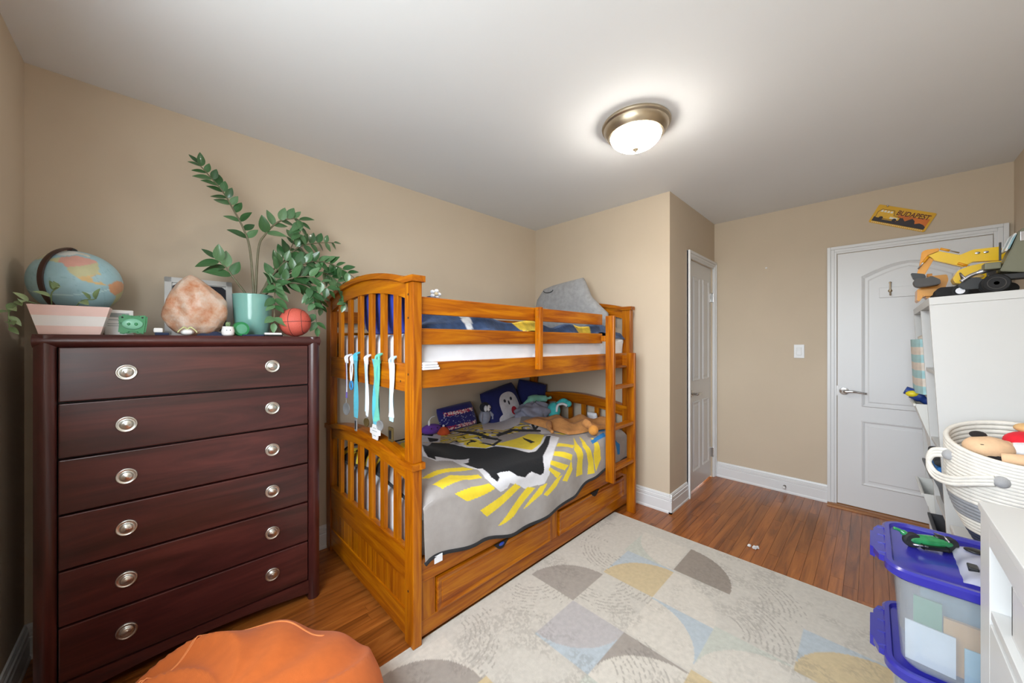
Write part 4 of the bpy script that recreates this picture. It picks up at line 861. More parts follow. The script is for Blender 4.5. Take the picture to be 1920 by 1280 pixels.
# bunched blanket, mint and teal plush
z = ptop(2.36, 2.1)
m = MB().ell((2.36, 2.10, z + .02), (.19, .12, .085), 60, 30, lambda d: 1 + .13 * math.sin(5 * math.atan2(d.y, d.x) + 6 * d.z) + .06 * math.sin(13 * d.x + 9 * d.y))
m.build('bunched_sheet', fabric('slate_jersey', S(140, 142, 160)), smooth=True, **T('bunched slate grey sheet heaped in front of navy pillow', 'sheet'))
mt_ = thing('mint_plush', (2.42, 2.17, z + .10), 'mint green plush animal lying on the bunched grey sheet', 'plush toy'); M['mintp'] = fabric('mint_plush', S(128, 190, 172)); M['tealp'] = fabric('teal_plush', S(70, 186, 186))
MB().tube(spl([(2.30, 2.16, z + .085), (2.36, 2.15, z + .125), (2.44, 2.14, z + .13), (2.52, 2.10, z + .125), (2.56, 2.07, z + .135)], 6), [.022] * 6 + [.036] * 7 + [.03] * 6 + [.012] * 6, 12).build('plush_body', M['mintp'], mt_, True)
for x in (2.40, 2.45): MB().tube([(x, 2.13, z + .12), (x - .01, 2.09, z + .08)], [.014, .010], 8).build('leg', M['mintp'], mt_, True)
MB().ell((2.53, 2.075, z + .142), (.004, .004, .005), 8, 6).build('eye', M['pblack'], mt_, True)
z = ptop(2.52, 1.95)
tt = thing('teal_plush', (2.52, 1.95, z), 'bright teal plush with white trim lying against the far headboard', 'plush toy')
MB().ell((2.49, 1.985, z + .062), (.055, .060, .072), 20, 14).build('plush_body', M['tealp'], tt, True)
MB().ell((2.56, 1.88, z + .125), (.03, .032, .028), 16, 10).build('paw', M['tealp'], tt, True); MB().tube(spl([(2.52, 1.97, z + .11), (2.555, 1.93, z + .145), (2.56, 1.89, z + .13)], 5), .024, 10).build('arm', M['tealp'], tt, True)
MB().tube(spl([(2.465, 1.935, z + .06), (2.475, 1.93, z + .115), (2.51, 1.90, z + .128), (2.53, 1.87, z + .11)], 6), .011, 8).build('white_trim', M['pwhite'], tt, True)
place(pillow(.10, .07, .04, 12), (2.60, 1.66, ptop(2.6, 1.66) + .065), rz=90, rx=-15).build('small_cushion', M['pwhite'], smooth=True, **T('little white cushion leaning against the far headboard slats', 'cushion'))
# tan plush blanket draped
TB = thing('plush_blanket', (2.34, 1.63, .66), 'tan plush comforter blanket with a round paw flopped over the duvet', 'plush blanket')
M['tan'] = fabric('tan_plush', S(186, 128, 72), .12, bump=.5, bs=140)
def tanb(u, w_):
    a, b = 2 * u - 1, 2 * w_ - 1
    x = 2.36 + .27 * a - .02 * b; y = 1.66 + .21 * b * (1 - .25 * max(0, a)) - .10 * a
    k = max(0, (1 - a ** 4) * (1 - b ** 4)); z = ptop(x, y) + .006 + .075 * k ** .5 * (.8 + .2 * math.sin(6 * a + 4 * b)) + .018 * math.sin(9 * a - 5 * b) * k + .02 * math.exp(-((a + .5) / .3) ** 2 - ((b - .2) / .4) ** 2)
    return (x, y, z)
MB().grid(tanb, 60, 40).build('drape', M['tan'], TB, True)
p0 = [(2.25, 1.50, .70), (2.24, 1.455, .685), (2.225, 1.42, .67)]
MB().tube(spl(p0, 6), [.030] * 6 + [.022] * 7, 10).build('limb', M['tan'], TB, True); MB().ell((2.215, 1.405, .664), (.040, .034, .036), 20, 12).build('paw', fabric('paw_plush', S(206, 140, 60)), TB, True)
MB().tube(spl([(2.10, 1.72, .68), (2.03, 1.66, .665), (1.99, 1.60, .655)], 6), [.022] * 6 + [.012] * 7, 10).build('limb', M['tan'], TB, True)
# ------------------------------------------------------------------ medals
M['silver'] = plain('medal_silver', S(150, 150, 150), .4, .35, var=.15); M['gold'] = plain('medal_bronze', S(96, 80, 48), .4, .4, var=.2)
def ribbon(m, y, z0, z1, w_, x=.744, dx=.004, tw=0., dy=0.):
    n_ = 14
    for s_ in range(1):
        vv = []
        for k in range(n_ + 1):
            u = k / n_; ww = w_ * .85 * (1 - .25 * math.sin(math.pi * u)) ; a = tw * math.sin(2.2 * u * math.pi)
            yy = y + dy * u + .004 * math.sin(4 * u); zz = z0 + (z1 - z0) * u; xx = x + dx * math.sin(3 * u)
            ca, sa = math.cos(a), math.sin(a)
            vv += [(xx - .0006 - ww * sa * .4, yy - ww * ca, zz), (xx - .0006 + ww * sa * .4, yy + ww * ca, zz), (xx + .0006 + ww * sa * .4, yy + ww * ca, zz), (xx + .0006 - ww * sa * .4, yy - ww * ca, zz)]
        m.add(vv, [(k * 4 + j, k * 4 + (j + 1) % 4, k * 4 + 4 + (j + 1) % 4, k * 4 + 4 + j) for k in range(n_) for j in range(4)] + [(0, 1, 2, 3), tuple(range(n_ * 4, n_ * 4 + 4))])
    return m
def loop(y, z, w_, par, mat):
    """ribbon loop round the slat foot"""
    MB().tube(spl([(.747, y - w_, z - .03), (.745, y - .012, z + .006), (.772, y, z + .016), (.745, y + .016, z + .004), (.747, y + w_, z - .028)], 6), .0065, 6).build('knot', mat, par, True)
def disc(y, z, r, par, mat, tilt=20, name='medal_disc'):
    MB().lathe([(.0005, -.002), (r * .8, -.002), (r * .86, -.003), (r, -.0025), (r, .0025), (r * .86, .003), (r * .8, .002), (.0005, .002)], (.742, y, z), (-1, -.15, 0), 28).build(name, mat, par, 'auto')
RB = {k: fabric('ribbon_' + k, c, .06, .2, .1) for k, c in dict(purple=S(104, 84, 176), white=S(226, 230, 236), cyan=S(72, 178, 200), pale=S(176, 214, 232), teal=S(96, 190, 166), deep=S(40, 130, 190)).items()}
def medal(y, label): return thing('medal', (.744, y, 1.2), label, 'medal', 'medals hanging on the bunk end')
a = medal(2.064, 'silver medal on a narrow purple and white ribbon hung from a bed slat'); ribbon(MB(), 2.068, 1.21, .985, .014).build('ribbon', RB['purple'], a); ribbon(MB(), 2.054, 1.21, 1.02, .008, x=.740).build('ribbon_edge', RB['white'], a); loop(2.064, 1.21, .008, a, RB['white']); disc(2.060, .925, .034, a, M['silver'], 45); MB().tube([(.742, 2.064, .985), (.742, 2.061, .958)], .002, 6).build('link', M['silver'], a)
a = medal(1.987, 'blue ring medal on a braided white cord hung from a bed slat'); MB().tube(spl([(.742, 1.985, 1.20), (.742, 2.0, 1.15), (.742, 1.992, 1.085)], 8), .004, 6).tube(spl([(.742, 1.98, 1.20), (.742, 1.972, 1.15), (.742, 1.988, 1.085)], 8), .004, 6).build('cord', RB['white'], a, True); MB().tube([(.741, 1.985 + .019 * math.cos(k * .393), 1.062 + .022 * math.sin(k * .393)) for k in range(16)], .0045, 8, closed=True).build('ring', RB['deep'], a, True); loop(1.985, 1.21, .006, a, RB['white'])
a = medal(1.928, 'dark medal on a wide cyan ribbon hung from a bed slat'); ribbon(MB(), 1.935, 1.225, .895, .036, tw=.3).build('ribbon', RB['cyan'], a); loop(1.937, 1.225, .014, a, RB['cyan']); MB().box((.739, 1.910, .826), (.745, 1.938, .890), .003).build('medal_plate', M['silver'], a); MB().box((.7385, 1.916, .836), (.7392, 1.930, .880)).build('enamel', M['black'], a)
a = medal(1.792, 'small dark medal on a white and pale blue ribbon hung from a bed slat'); ribbon(MB(), 1.80, 1.205, .945, .026, dy=-.004).build('ribbon', RB['pale'], a); ribbon(MB(), 1.785, 1.205, .925, .022, x=.741, tw=.5).build('ribbon_edge', RB['white'], a); loop(1.797, 1.215, .010, a, RB['white']); disc(1.79, .893, .022, a, M['gold'], 60); MB().tube([(.742, 1.79, .93), (.742, 1.79, .913)], .002, 6).build('link', M['silver'], a)
a = medal(1.68, 'large white tag medal on a broad teal and blue ribbon hung from a bed slat'); ribbon(MB(), 1.69, 1.215, .895, .046, tw=.5).build('ribbon', RB['cyan'], a); ribbon(MB(), 1.665, 1.215, .915, .036, x=.740, tw=-.4, dy=.006).build('ribbon_edge', RB['teal'], a); loop(1.665, 1.225, .018, a, RB['teal'])
z = .866; MB().prism([(y_, z + zz) for y_, zz in ((1.735, .012), (1.735, -.012), (1.715, -.014), (1.708, -.036), (1.655, -.036), (1.648, -.014), (1.628, -.010), (1.628, .014), (1.650, .016), (1.656, .034), (1.706, .034), (1.714, .014))], 0, .737, .742).build('tag_plate', M['stripe'], a)
for zz, w_ in ((.016, .034), (.002, .052), (-.020, .03)): MB().box((.7365, 1.682 - w_ / 2, z + zz), (.7371, 1.682 + w_ / 2, z + zz + .003)).build('print_line', M['grey'], a)
disc(1.636, .902, .026, a, M['silver'], 55)
a = medal(1.52, 'dark bronze medal on a white and cyan ribbon beside the front post'); ribbon(MB(), 1.528, 1.205, .94, .026, tw=.3).build('ribbon', RB['pale'], a); ribbon(MB(), 1.508, 1.205, .96, .026, x=.740, tw=-.5, dy=.012).build('ribbon_edge', RB['white'], a); loop(1.522, 1.215, .012, a, RB['pale']); MB().box((.738, 1.500, .850), (.745, 1.545, .915), .006).build('medal_plate', M['gold'], a); MB().box((.7370, 1.512, .862), (.7382, 1.533, .900), .0004).build('enamel', M['black'], a)
# ================================================================== WHITE SHELF UNIT (leans forward a little)
TI = Matrix.Translation((0, -.265, 0)) @ Matrix.Rotation(R(-2.8), 4, 'X') @ Matrix.Translation((0, .265, 0))
SX0, SX1, SYF, SYB, SZ = 2.60, 3.49, -.265, -.685, 1.51
SH = thing('shelf_unit', (3.05, -.46, 0), 'tall white laminate shelf unit with fabric bins beside the door', 'shelf unit')
def sp5(name, a, b, mat=None, par=None, bev=.0015): return MB().box(a, b, bev).xf(TI).build(name, mat or M['furn'], par or SH)
sp5('side_panel', (SX0, SYB, 0), (SX0 + .019, SYF, SZ - .0366)); sp5('side_panel', (SX1 - .019, SYB, 0), (SX1, SYF, SZ - .0366)); sp5('top_panel', (SX0, SYB, SZ - .036), (SX1, SYF, SZ))
dv = sp5('divider', (3.03, SYB, .04), (3.048, SYF, SZ - .037)); sp5('back_panel', (SX0 + .019, SYB, .04), (SX1 - .019, SYB + .008, SZ - .03)); sp5('plinth', (SX0 + .019, SYF - .03, 0), (SX1 - .019, SYF - .015, .04))
for z in (.04, .50, .98): sp5('shelf', (3.048, SYB, z), (SX1 - .019, SYF - .004, z + .018))
for z in (.04, .44, .76, 1.14): sp5('shelf', (SX0 + .019, SYB, z), (3.03, SYF - .004, z + .018))
pin = MB().lathe([(.003, 0), (.003, .001), (.0005, .0012)], (0, 0, 0), (-1, 0, 0), 8).mesh('pin_hole', M['black'])[0]
for z in (1.30, 1.335, 1.37, 1.405): put('pin_hole', pin, TI @ Vector((SX1 - .0195, SYF - .035, z)), SH)
# striped fabric bag in the far column
SB = thing('striped_bag', (3.27, -.30, 1.0), 'pale blue and cream striped fabric bag standing on the upper shelf', 'bag')
cb_, cc_ = fabric('aqua_stripe', S(168, 208, 212)), fabric('cream_stripe', S(226, 214, 202)); zb = 1.000
for k in range(7):
    z0_, z1_ = zb + k * .045, zb + (k + 1) * .045; s0, s1 = 1 - .02 * k, 1 - .02 * (k + 1)
    f_ = lambda s: [(3.265 - .185 * s, -.50), (3.265 - .185 * s, -.285 + .03 * s), (3.265 - .10, -.262 + .03 * s), (3.265 + .10, -.262 + .03 * s), (3.265 + .185 * s, -.285 + .03 * s), (3.265 + .185 * s, -.50)]
    a_, b_ = f_(s0), f_(s1); n = 6
    MB().add([(x, y, z0_) for x, y in a_] + [(x, y, z1_) for x, y in b_], [tuple(range(n))[::-1], tuple(range(n, 2 * n))] + [(i, (i + 1) % n, n + (i + 1) % n, n + i) for i in range(n)]).xf(TI).build('stripe', cb_ if k % 2 == 0 else cc_, SB, 'auto')
MB().ell((3.265, -.37, zb + .318), (.15, .10, .030), 24, 10, lambda d: 1 + .2 * math.sin(7 * d.x + 9 * d.y)).xf(TI).build('gathered_neck', cc_, SB, True)
def tbin(x0, x1, z0, z1, mat, lab, nm='storage_bin', out=.05, rim=.02):
    """flared plastic or felt bin sticking out of the shelf front, with hand hole"""
    o = thing(nm, TI @ Vector(((x0 + x1) / 2, -.40, z0)), lab, 'storage bin')
    yb0, yb1 = SYF - .02, SYF + out
    P_ = [[(x0 + .03, -.60, z0), (x1 - .03, -.60, z0), (x1 - .03, yb0, z0), (x0 + .03, yb0, z0)], [(x0 + .012, -.62, z0 + (z1 - z0) * .45), (x1 - .012, -.62, z0 + (z1 - z0) * .45), (x1 - .012, yb0 + .012, z0 + (z1 - z0) * .45), (x0 + .012, yb0 + .012, z0 + (z1 - z0) * .45)], [(x0, -.64, z1), (x1, -.64, z1), (x1, yb1, z1), (x0, yb1, z1)]]
    I_ = [[(x + (.006 if x < (x0 + x1) / 2 else -.006), y + (.006 if y < -.5 else -.006), z + (.006 if i == 0 else 0)) for x, y, z in L_] for i, L_ in enumerate(P_)][::-1]
    R_ = P_ + I_; v = [p for q in R_ for p in q]
    MB().add(v, [(r * 4 + i, r * 4 + (i + 1) % 4, (r + 1) * 4 + (i + 1) % 4, (r + 1) * 4 + i) for r in range(5) for i in range(4)] + [(3, 2, 1, 0), (20, 21, 22, 23)]).xf(TI).build('tub', mat, o)
    MB().box((x0 - .003, yb1 - .004, z1 - .012), (x1 + .003, yb1 + .006, z1 + .002), .002).xf(TI).build('rim', mat, o)
    return o
M['binw'] = plain('white_plastic', S(226, 226, 222), .35, var=.02); M['felt'] = fabric('grey_felt', S(104, 104, 106), .12); M['dgrey'] = fabric('charcoal_felt', S(70, 70, 74))
b1 = tbin(3.08, 3.44, .56, .945, M['binw'], 'white plastic bin with a blue toy shoe poking out of the top', out=.045)
tbin(3.08, 3.44, .10, .44, M['binw'], 'white plastic bin on the bottom shelf next to the door', out=.04)
tbin(2.64, 3.01, .46, .655, M['felt'], 'grey felt bin under the folded blue clothes', out=.030)
tbin(2.64, 3.01, .06, .36, M['dgrey'], 'charcoal felt bin on the bottom shelf beside storage tubs', out=.025)
ts = thing('toy_shoe', TI @ Vector((3.30, -.22, .96)), 'blue and yellow toy shoe poking out of the white bin', 'toy')
MB().tube(spl([(3.28, -.30, .93), (3.28, -.26, .965), (3.28, -.225, .99), (3.28, -.195, 1.005)], 6), [.028] * 6 + [.035] * 7 + [.024] * 6, 12).xf(TI).build('shoe_body', plain('toy_blue', S(44, 70, 140), .4), ts, True)
MB().ell((3.262, -.225, .985), (.022, .032, .020), 14, 10).xf(TI).build('yellow_patch', plain('toy_yellow', S(226, 206, 40), .4), ts, True)
fc = thing('folded_clothes', TI @ Vector((2.8, -.28, .775)), 'folded blue and dark patterned clothes on the middle shelf', 'clothes')
for z, mt__, e_ in ((.660, plain('blue_cotton', S(44, 110, 180), .85), .010), (.700, plain('dark_pattern', S(50, 52, 56), .85, var=.9, scale=60), .016)):
    soft_box((2.66, -.55, z), (2.99, SYF + e_, z + .036), .014, amp=.002, seed=z * 9).xf(TI).build('folded_layer', mt__, fc, True)
# ------------------------------------------------------------------ toys on the shelf unit
YL, YO, DG = plain('toy_yellow_plastic', S(232, 190, 20), .3, var=.03, coat=.3), plain('toy_amber_plastic', S(222, 150, 24), .35, var=.03, coat=.2), plain('toy_dark_grey', S(66, 62, 60), .5)
OL = plain('toy_olive_plastic', S(112, 112, 92), .5, var=.05); RD = plain('toy_red', S(150, 20, 32), .3); SV = plain('toy_silver', S(190, 190, 196), .25, .9); BG = plain('toy_beige', S(206, 170, 110), .5)
def bevprism(pts, ax, a, b, bev=.003):
    m = MB().prism(pts, ax, a, b); me_ = bpy.data.meshes.new('t'); me_.from_pydata(m.v, [], m.f); bm = bmesh.new(); bm.from_mesh(me_); bmesh.ops.recalc_face_normals(bm, faces=bm.faces)
    bmesh.ops.bevel(bm, geom=bm.edges[:], offset=bev, segments=2, affect='EDGES', clamp_overlap=True); return MB().bm(bm)
ztp = lambda y: 1.5085 + (-.19 - y) * .049
EX = thing('toy_excavator', (2.92, -.36, ztp(-.36)), 'yellow toy excavator with a raised boom and grey bucket on the shelf unit', 'toy excavator')
bevprism([(-.247, 1.775), (-.317, 1.742), (-.359, 1.762), (-.439, 1.762), (-.458, 1.731), (-.446, 1.694), (-.359, 1.701), (-.330, 1.679), (-.236, 1.726), (-.206, 1.757)], 0, 2.905, 2.940).build('boom', YL, EX)
for y_ in (-.372, -.398): MB().ell((2.904, y_, 1.742), (.002, .009, .006), 14, 8).build('boom_badge', SV, EX, True)
bevprism([(-.190, 1.782), (-.205, 1.790), (-.250, 1.790), (-.248, 1.758), (-.236, 1.745), (-.200, 1.655), (-.172, 1.662), (-.180, 1.70)], 0, 2.908, 2.936).build('stick', YO, EX)
for p, q in (((2.90, -.252, 1.785), (2.90, -.315, 1.752)), ((2.90, -.212, 1.752), (2.90, -.176, 1.690)), ((2.90, -.31, 1.70), (2.90, -.37, 1.665))):
    MB().tube([p, [(p[i] + q[i]) / 2 for i in range(3)]], .006, 10).build('cylinder_barrel', YO, EX, True); MB().tube([p, q], .0032, 8).build('hydraulic_rod', SV, EX, True)
bevprism([(-.150, 1.672), (-.172, 1.668), (-.200, 1.66), (-.205, 1.640), (-.185, 1.632), (-.160, 1.636)], 0, 2.902, 2.942).build('bucket_link', M['black'], EX)
bk_ = [(-.158, 1.622), (-.164, 1.600), (-.180, 1.590), (-.215, 1.592), (-.252, 1.600), (-.252, 1.622), (-.222, 1.645), (-.200, 1.636), (-.180, 1.640), (-.165, 1.636)]
bevprism(bk_, 0, 2.880, 2.960).build('bucket', DG, EX)
bevprism([(-.291, 1.62), (-.308, 1.660), (-.346, 1.678), (-.41, 1.690), (-.47, 1.685), (-.475, 1.60), (-.381, 1.585), (-.30, 1.595)], 0, 2.875, 2.965).build('cab', YL, EX)
MB().box((2.873, -.455, 1.612), (2.967, -.395, 1.665), .003).build('cab_window', DG, EX)
for x_ in (2.862, 2.945):
    n = 20; tr_ = [(-.36 + .10 * math.copysign(1, math.cos(2 * math.pi * k / n)) * (1 if abs(math.cos(2 * math.pi * k / n)) > .02 else 0) + .028 * math.cos(2 * math.pi * k / n), 1.552 + .028 * math.sin(2 * math.pi * k / n)) for k in range(n)]
    MB().prism(tr_, 0, x_, x_ + .035).build('track', M['rubber'], EX)
BD = thing('toy_bulldozer', (3.06, -.24, ztp(-.24)), 'amber toy bulldozer with wide blade at the shelf unit front edge', 'toy bulldozer')
bevprism([(-.215, 1.658), (-.285, 1.660), (-.290, 1.63), (-.270, 1.555), (-.215, 1.535), (-.20, 1.56), (-.19, 1.60)], 0, 3.00, 3.10).build('hood', YO, BD)
MB().box((3.02, -.235, 1.66), (3.05, -.215, 1.674), .002).build('roof_light', YO, BD)
bevprism([(-.178, 1.590), (-.245, 1.585), (-.262, 1.545), (-.20, 1.548), (-.186, 1.520), (-.176, 1.524)], 0, 2.97, 3.12).build('blade', YO, BD)
for x_ in (2.98, 3.095):
    for y_ in (-.245, -.275): MB().lathe([(.0005, -.012), (.020, -.012), (.022, -.008), (.022, .008), (.020, .012), (.0005, .012)], (x_, y_, ztp(y_) + .0225), (1, 0, 0), 20).build('wheel', M['rubber'], BD, 'auto')
MC = thing('toy_motorcycle', (2.74, -.34, ztp(-.34)), 'silver and black toy motorbike with a red part between excavator and truck', 'toy motorbike')
for y_ in (-.300, -.385): 
    zc = ztp(y_) + .030; MB().tube([(2.74, y_ + .022 * math.cos(k * .314), zc + .022 * math.sin(k * .314)) for k in range(20)], .008, 8, closed=True).build('wheel', M['rubber'], MC, True)
    MB().lathe([(.0005, -.004), (.015, -.004), (.015, .004), (.0005, .004)], (2.74, y_, zc), (1, 0, 0), 16).build('hub', SV, MC)
bevprism([(-.29, 1.565), (-.315, 1.60), (-.35, 1.602), (-.385, 1.575), (-.37, 1.548), (-.31, 1.546)], 0, 2.722, 2.758).build('engine_body', M['black'], MC)
MB().tube(spl([(2.715, -.30, 1.585), (2.715, -.33, 1.612), (2.715, -.37, 1.628), (2.715, -.41, 1.640)], 6), [.008] * 10 + [.012] * 9, 10).build('exhaust', SV, MC, True)
MB().ell((2.735, -.395, 1.648), (.018, .030, .014), 18, 10).build('tank', RD, MC, True)
MB().tube([(2.71, -.31, 1.60), (2.74, -.30, 1.628), (2.77, -.31, 1.60)], .004, 8).build('handlebar', SV, MC, True); MB().ell((2.74, -.345, 1.606), (.014, .026, .010), 14, 8).build('saddle', BG, MC, True)
TR = thing('toy_army_truck', (2.68, -.50, ztp(-.5)), 'olive green toy army truck with big black tyres on shelf unit edge', 'toy truck')
bevprism([(-.400, 1.612), (-.428, 1.70), (-.447, 1.770), (-.460, 1.792), (-.56, 1.790), (-.58, 1.70), (-.60, 1.60), (-.47, 1.598)], 0, 2.645, 2.735).build('cab', OL, TR)
MB().add([(2.643, -.424, 1.705), (2.643, -.443, 1.765), (2.737, -.443, 1.765), (2.737, -.424, 1.705), (2.643, -.418, 1.707), (2.643, -.437, 1.767), (2.737, -.437, 1.767), (2.737, -.418, 1.707)], HX).build('windscreen', plain('toy_window', S(120, 160, 172), .1), TR)
MB().tube([(2.645, -.416, 1.70), (2.645, -.440, 1.768), (2.735, -.440, 1.768), (2.735, -.416, 1.70)], .004, 6, closed=True).build('windscreen_frame', M['furn'], TR)
MB().box((2.643, -.545, 1.70), (2.646, -.475, 1.765), .001).build('door_window', DG, TR); MB().box((2.642, -.462, 1.735), (2.646, -.452, 1.775), .001).build('grab_bar', SV, TR)
MB().box((2.655, -.405, 1.625), (2.725, -.36, 1.655), .004).build('bumper', OL, TR); MB().box((2.652, -.405, 1.66), (2.656, -.398, 1.74), .001).build('snorkel', M['black'], TR)
for x_ in (2.648, 2.732):
    for y_, r_ in ((-.390, .040), (-.530, .040)):
        zc = ztp(y_) + r_ + .001
        MB().lathe([(r_ * .62, -.012), (r_ * .9, -.014), (r_, -.008), (r_, .008), (r_ * .9, .014), (r_ * .62, .012), (r_ * .62, -.012)], (x_, y_, zc), (1, 0, 0), 32).build('tyre', M['rubber'], TR, 'auto')
        MB().lathe([(.0005, -.012), (r_ * .2, -.012), (r_ * .5, -.006), (r_ * .62, -.0135), (r_ * .66, -.0135), (r_ * .66, .013), (.0005, .013)], (x_, y_, zc), (1, 0, 0), 28).build('wheel_rim', BG if False else DG, TR, 'auto')
MB().box((2.66, -.60, 1.575), (2.72, -.37, 1.600), .003).build('chassis', M['black'], TR)
# ================================================================== STORAGE TUBS
tm, nt, b_ = new('clear_plastic'); tr = N(nt, 'ShaderNodeBsdfTransparent'); tr.inputs[0].default_value = (.93, .95, .97, 1); gl = N(nt, 'ShaderNodeBsdfGlossy'); gl.inputs['Roughness'].default_value = .12; df = N(nt, 'ShaderNodeBsdfDiffuse'); df.inputs[0].default_value = (.8, .85, .9, 1)
m1 = N(nt, 'ShaderNodeMixShader'); m1.inputs[0].default_value = .35; m2 = N(nt, 'ShaderNodeMixShader'); m2.inputs[0].default_value = .22
nt.links.new(df.outputs[0], m1.inputs[1]); nt.links.new(gl.outputs[0], m1.inputs[2]); nt.links.new(tr.outputs[0], m2.inputs[1]); nt.links.new(m1.outputs[0], m2.inputs[2]); nt.links.new(m2.outputs[0], nt.nodes['Material Output'].inputs[0]); M['clear'] = tm
M['lid'] = plain('blue_lid_plastic', S(44, 42, 150), .25, var=.03, coat=.3)
def rrect(x0, x1, y0, y1, r, z, n=6):
    P_ = []
    for cx, cy, a0 in ((x1 - r, y1 - r, 0), (x0 + r, y1 - r, 90), (x0 + r, y0 + r, 180), (x1 - r, y0 + r, 270)):
        for k in range(n + 1): a = R(a0 + 90 * k / n); P_.append((cx + r * math.cos(a), cy + r * math.sin(a), z))
    return P_
def shell(mb, rings, cap0=True, cap1=True):
    n = len(rings[0]); v = [p for q in rings for p in q]; f = [(r * n + i, r * n + (i + 1) % n, (r + 1) * n + (i + 1) % n, (r + 1) * n + i) for r in range(len(rings) - 1) for i in range(n)]
    if cap0: f.append(tuple(range(n))[::-1])
    if cap1: f.append(tuple(range((len(rings) - 1) * n, len(rings) * n)))
    return mb.add(v, f)
def tub(z0, z1, lab):
    o = thing('storage_tub', (1.735, -.32, z0), lab, 'storage tub', 'stacked blue-lidded tubs')
    x0, x1, y0, y1 = 1.545, 1.928, -.598, -.048
    R_ = [rrect(x0 + .022, x1 - .022, y0 + .022, y1 - .022, .04, z0 + .001), rrect(x0 + .014, x1 - .014, y0 + .014, y1 - .014, .045, z0 + .012), rrect(x0 + .002, x1 - .002, y0, y1, .05, z1 - .035), rrect(x0 - .004, x1 + .004, y0 - .006, y1 + .006, .05, z1 - .032), rrect(x0 - .004, x1 + .004, y0 - .006, y1 + .006, .05, z1 - .026),
          rrect(x0 + .004, x1 - .004, y0 + .002, y1 - .002, .05, z1 - .026), rrect(x0 + .016, x1 - .016, y0 + .016, y1 - .016, .045, z0 + .014), rrect(x0 + .024, x1 - .024, y0 + .024, y1 - .024, .04, z0 + .004)]
    shell(MB(), R_).build('clear_box', M['clear'], o, 'auto')
    a = (x0 - .012, x1 + .012, y0 - .012, y1 + .018)
    q = lambda i, r, z: rrect(a[0] + i, a[1] - i, a[2] + i, a[3] - i, r, z)
    shell(MB(), [q(0, .06, z1 - .030), q(-.003, .06, z1 - .026), q(-.003, .06, z1 - .006), q(.003, .058, z1), q(.014, .05, z1), q(.018, .05, z1 - .010), q(.05, .04, z1 - .012), q(.056, .04, z1 - .008)]).build('lid', M['lid'], o, 'auto')
    h_ = MB(); yh = a[3]
    h_.prism([(1.60, yh - .012), (1.61, yh + .014), (1.65, yh + .026), (1.82, yh + .026), (1.86, yh + .014), (1.87, yh - .012)], 2, z1 - .022, z1 - .004)
    h_.prism([(1.66, yh + .022), (1.67, yh + .034), (1.80, yh + .034), (1.81, yh + .022)], 2, z1 - .040, z1 - .008); h_.build('latch_handle', M['lid'], o)
    for x_ in (1.63, 1.70, 1.77, 1.84): MB().box((x_ - .003, yh - .012, z1 - .006), (x_ + .003, yh + .016, z1 - .001)).build('latch_rib', M['lid'], o)
    return o
tub(.345, .637, 'clear tub with blue lid, upper of two, carrying a green toy bike'); tub(.0098, .344, 'clear tub with blue lid, lower of two, standing on the floor')
def contents(z0, tag_):
    def sheet(nm, c, pos, sz, rx, rz_, lab, cat='paper', extra=None, th=.004):
        m = MB().box((-sz[0] / 2, -th / 2, 0), (sz[0] / 2, th / 2, sz[1])).xf(Matrix.Translation(pos) @ Matrix.Rotation(R(rz_), 4, 'Z') @ Matrix.Rotation(R(rx), 4, 'X'))
        return m.build(nm, plain(nm + '_' + tag_, c, .6, var=.06), **T(lab, cat))
    g = dict(a='upper', b='lower')[tag_]
    sheet('drawing_paper', S(226, 230, 234), (1.580, -.118, z0 + .008), (.095, .120), -5, 84, f'white drawing paper against the near side inside the {g} tub')
    sheet('blue_folder', S(160, 200, 216), (1.580, -.285, z0 + .008), (.21, .095), 0, 92, f'pale blue folder standing inside the {g} tub', 'folder')
    sheet('picture_book', S(214, 156, 72), (1.598, -.225, z0 + .008), (.16, .150), 0, 88, f'orange picture book standing inside the {g} tub', 'book', th=.012)
    sheet('green_booklet', S(84, 150, 110), (1.600, -.115, z0 + .008), (.055, .185), 0, 86, f'green edged booklet standing inside the {g} tub', 'book', th=.008)
    sheet('red_notebook', S(160, 50, 70), (1.612, -.42, z0 + .008), (.14, .165), 0, 92, f'dark red notebook standing inside the {g} tub', 'notebook', th=.01)
    soft_box((1.635, -.55, z0 + .008), (1.89, -.10, z0 + .215), .03, amp=.006, seed=z0 * 7).build('toy_pouch', plain('teal_grey_pouch_' + tag_, S(110, 140, 152), .7, var=.3, scale=12), smooth=True, **T(f'blue grey soft pouch filling the back of the {g} tub', 'pouch'))
    sheet('grey_card', S(120, 116, 122), (1.70, -.085, z0 + .008), (.10, .20), 0, 20, f'grey card standing at the left end of the {g} tub', 'card')
contents(.352, 'a'); contents(.018, 'b')
# toy bike and bag on the lid
zt_ = .627
GB = thing('toy_bike', (1.77, -.135, zt_), 'translucent green toy superbike lying on the blue tub lid', 'toy bike'); GT = plain('green_toy_plastic', S(40, 128, 76), .2, var=.25, scale=40, coat=.4)
bx_ = Matrix.Translation((1.775, -.132, zt_)) @ Matrix.Rotation(R(-62), 4, 'Z')
MB().ell((0, 0, .026), (.052, .018, .018), 24, 14, lambda d: 1 + .2 * d.x * d.x).xf(bx_).build('fairing', GT, GB, True)
MB().tube(spl([(-.05, 0, .03), (-.068, .008, .045), (-.085, .012, .05)], 5), [.009] * 5 + [.005] * 6, 8).xf(bx_).build('tail', GT, GB, True)
for x_ in (-.045, .045): MB().lathe([(.008, -.008), (.020, -.009), (.0235, -.005), (.0235, .005), (.020, .009), (.008, .008), (.008, -.008)], (x_, -.002, .0240), (0, 1, 0), 22).xf(bx_).build('wheel', M['rubber'], GB, 'auto')
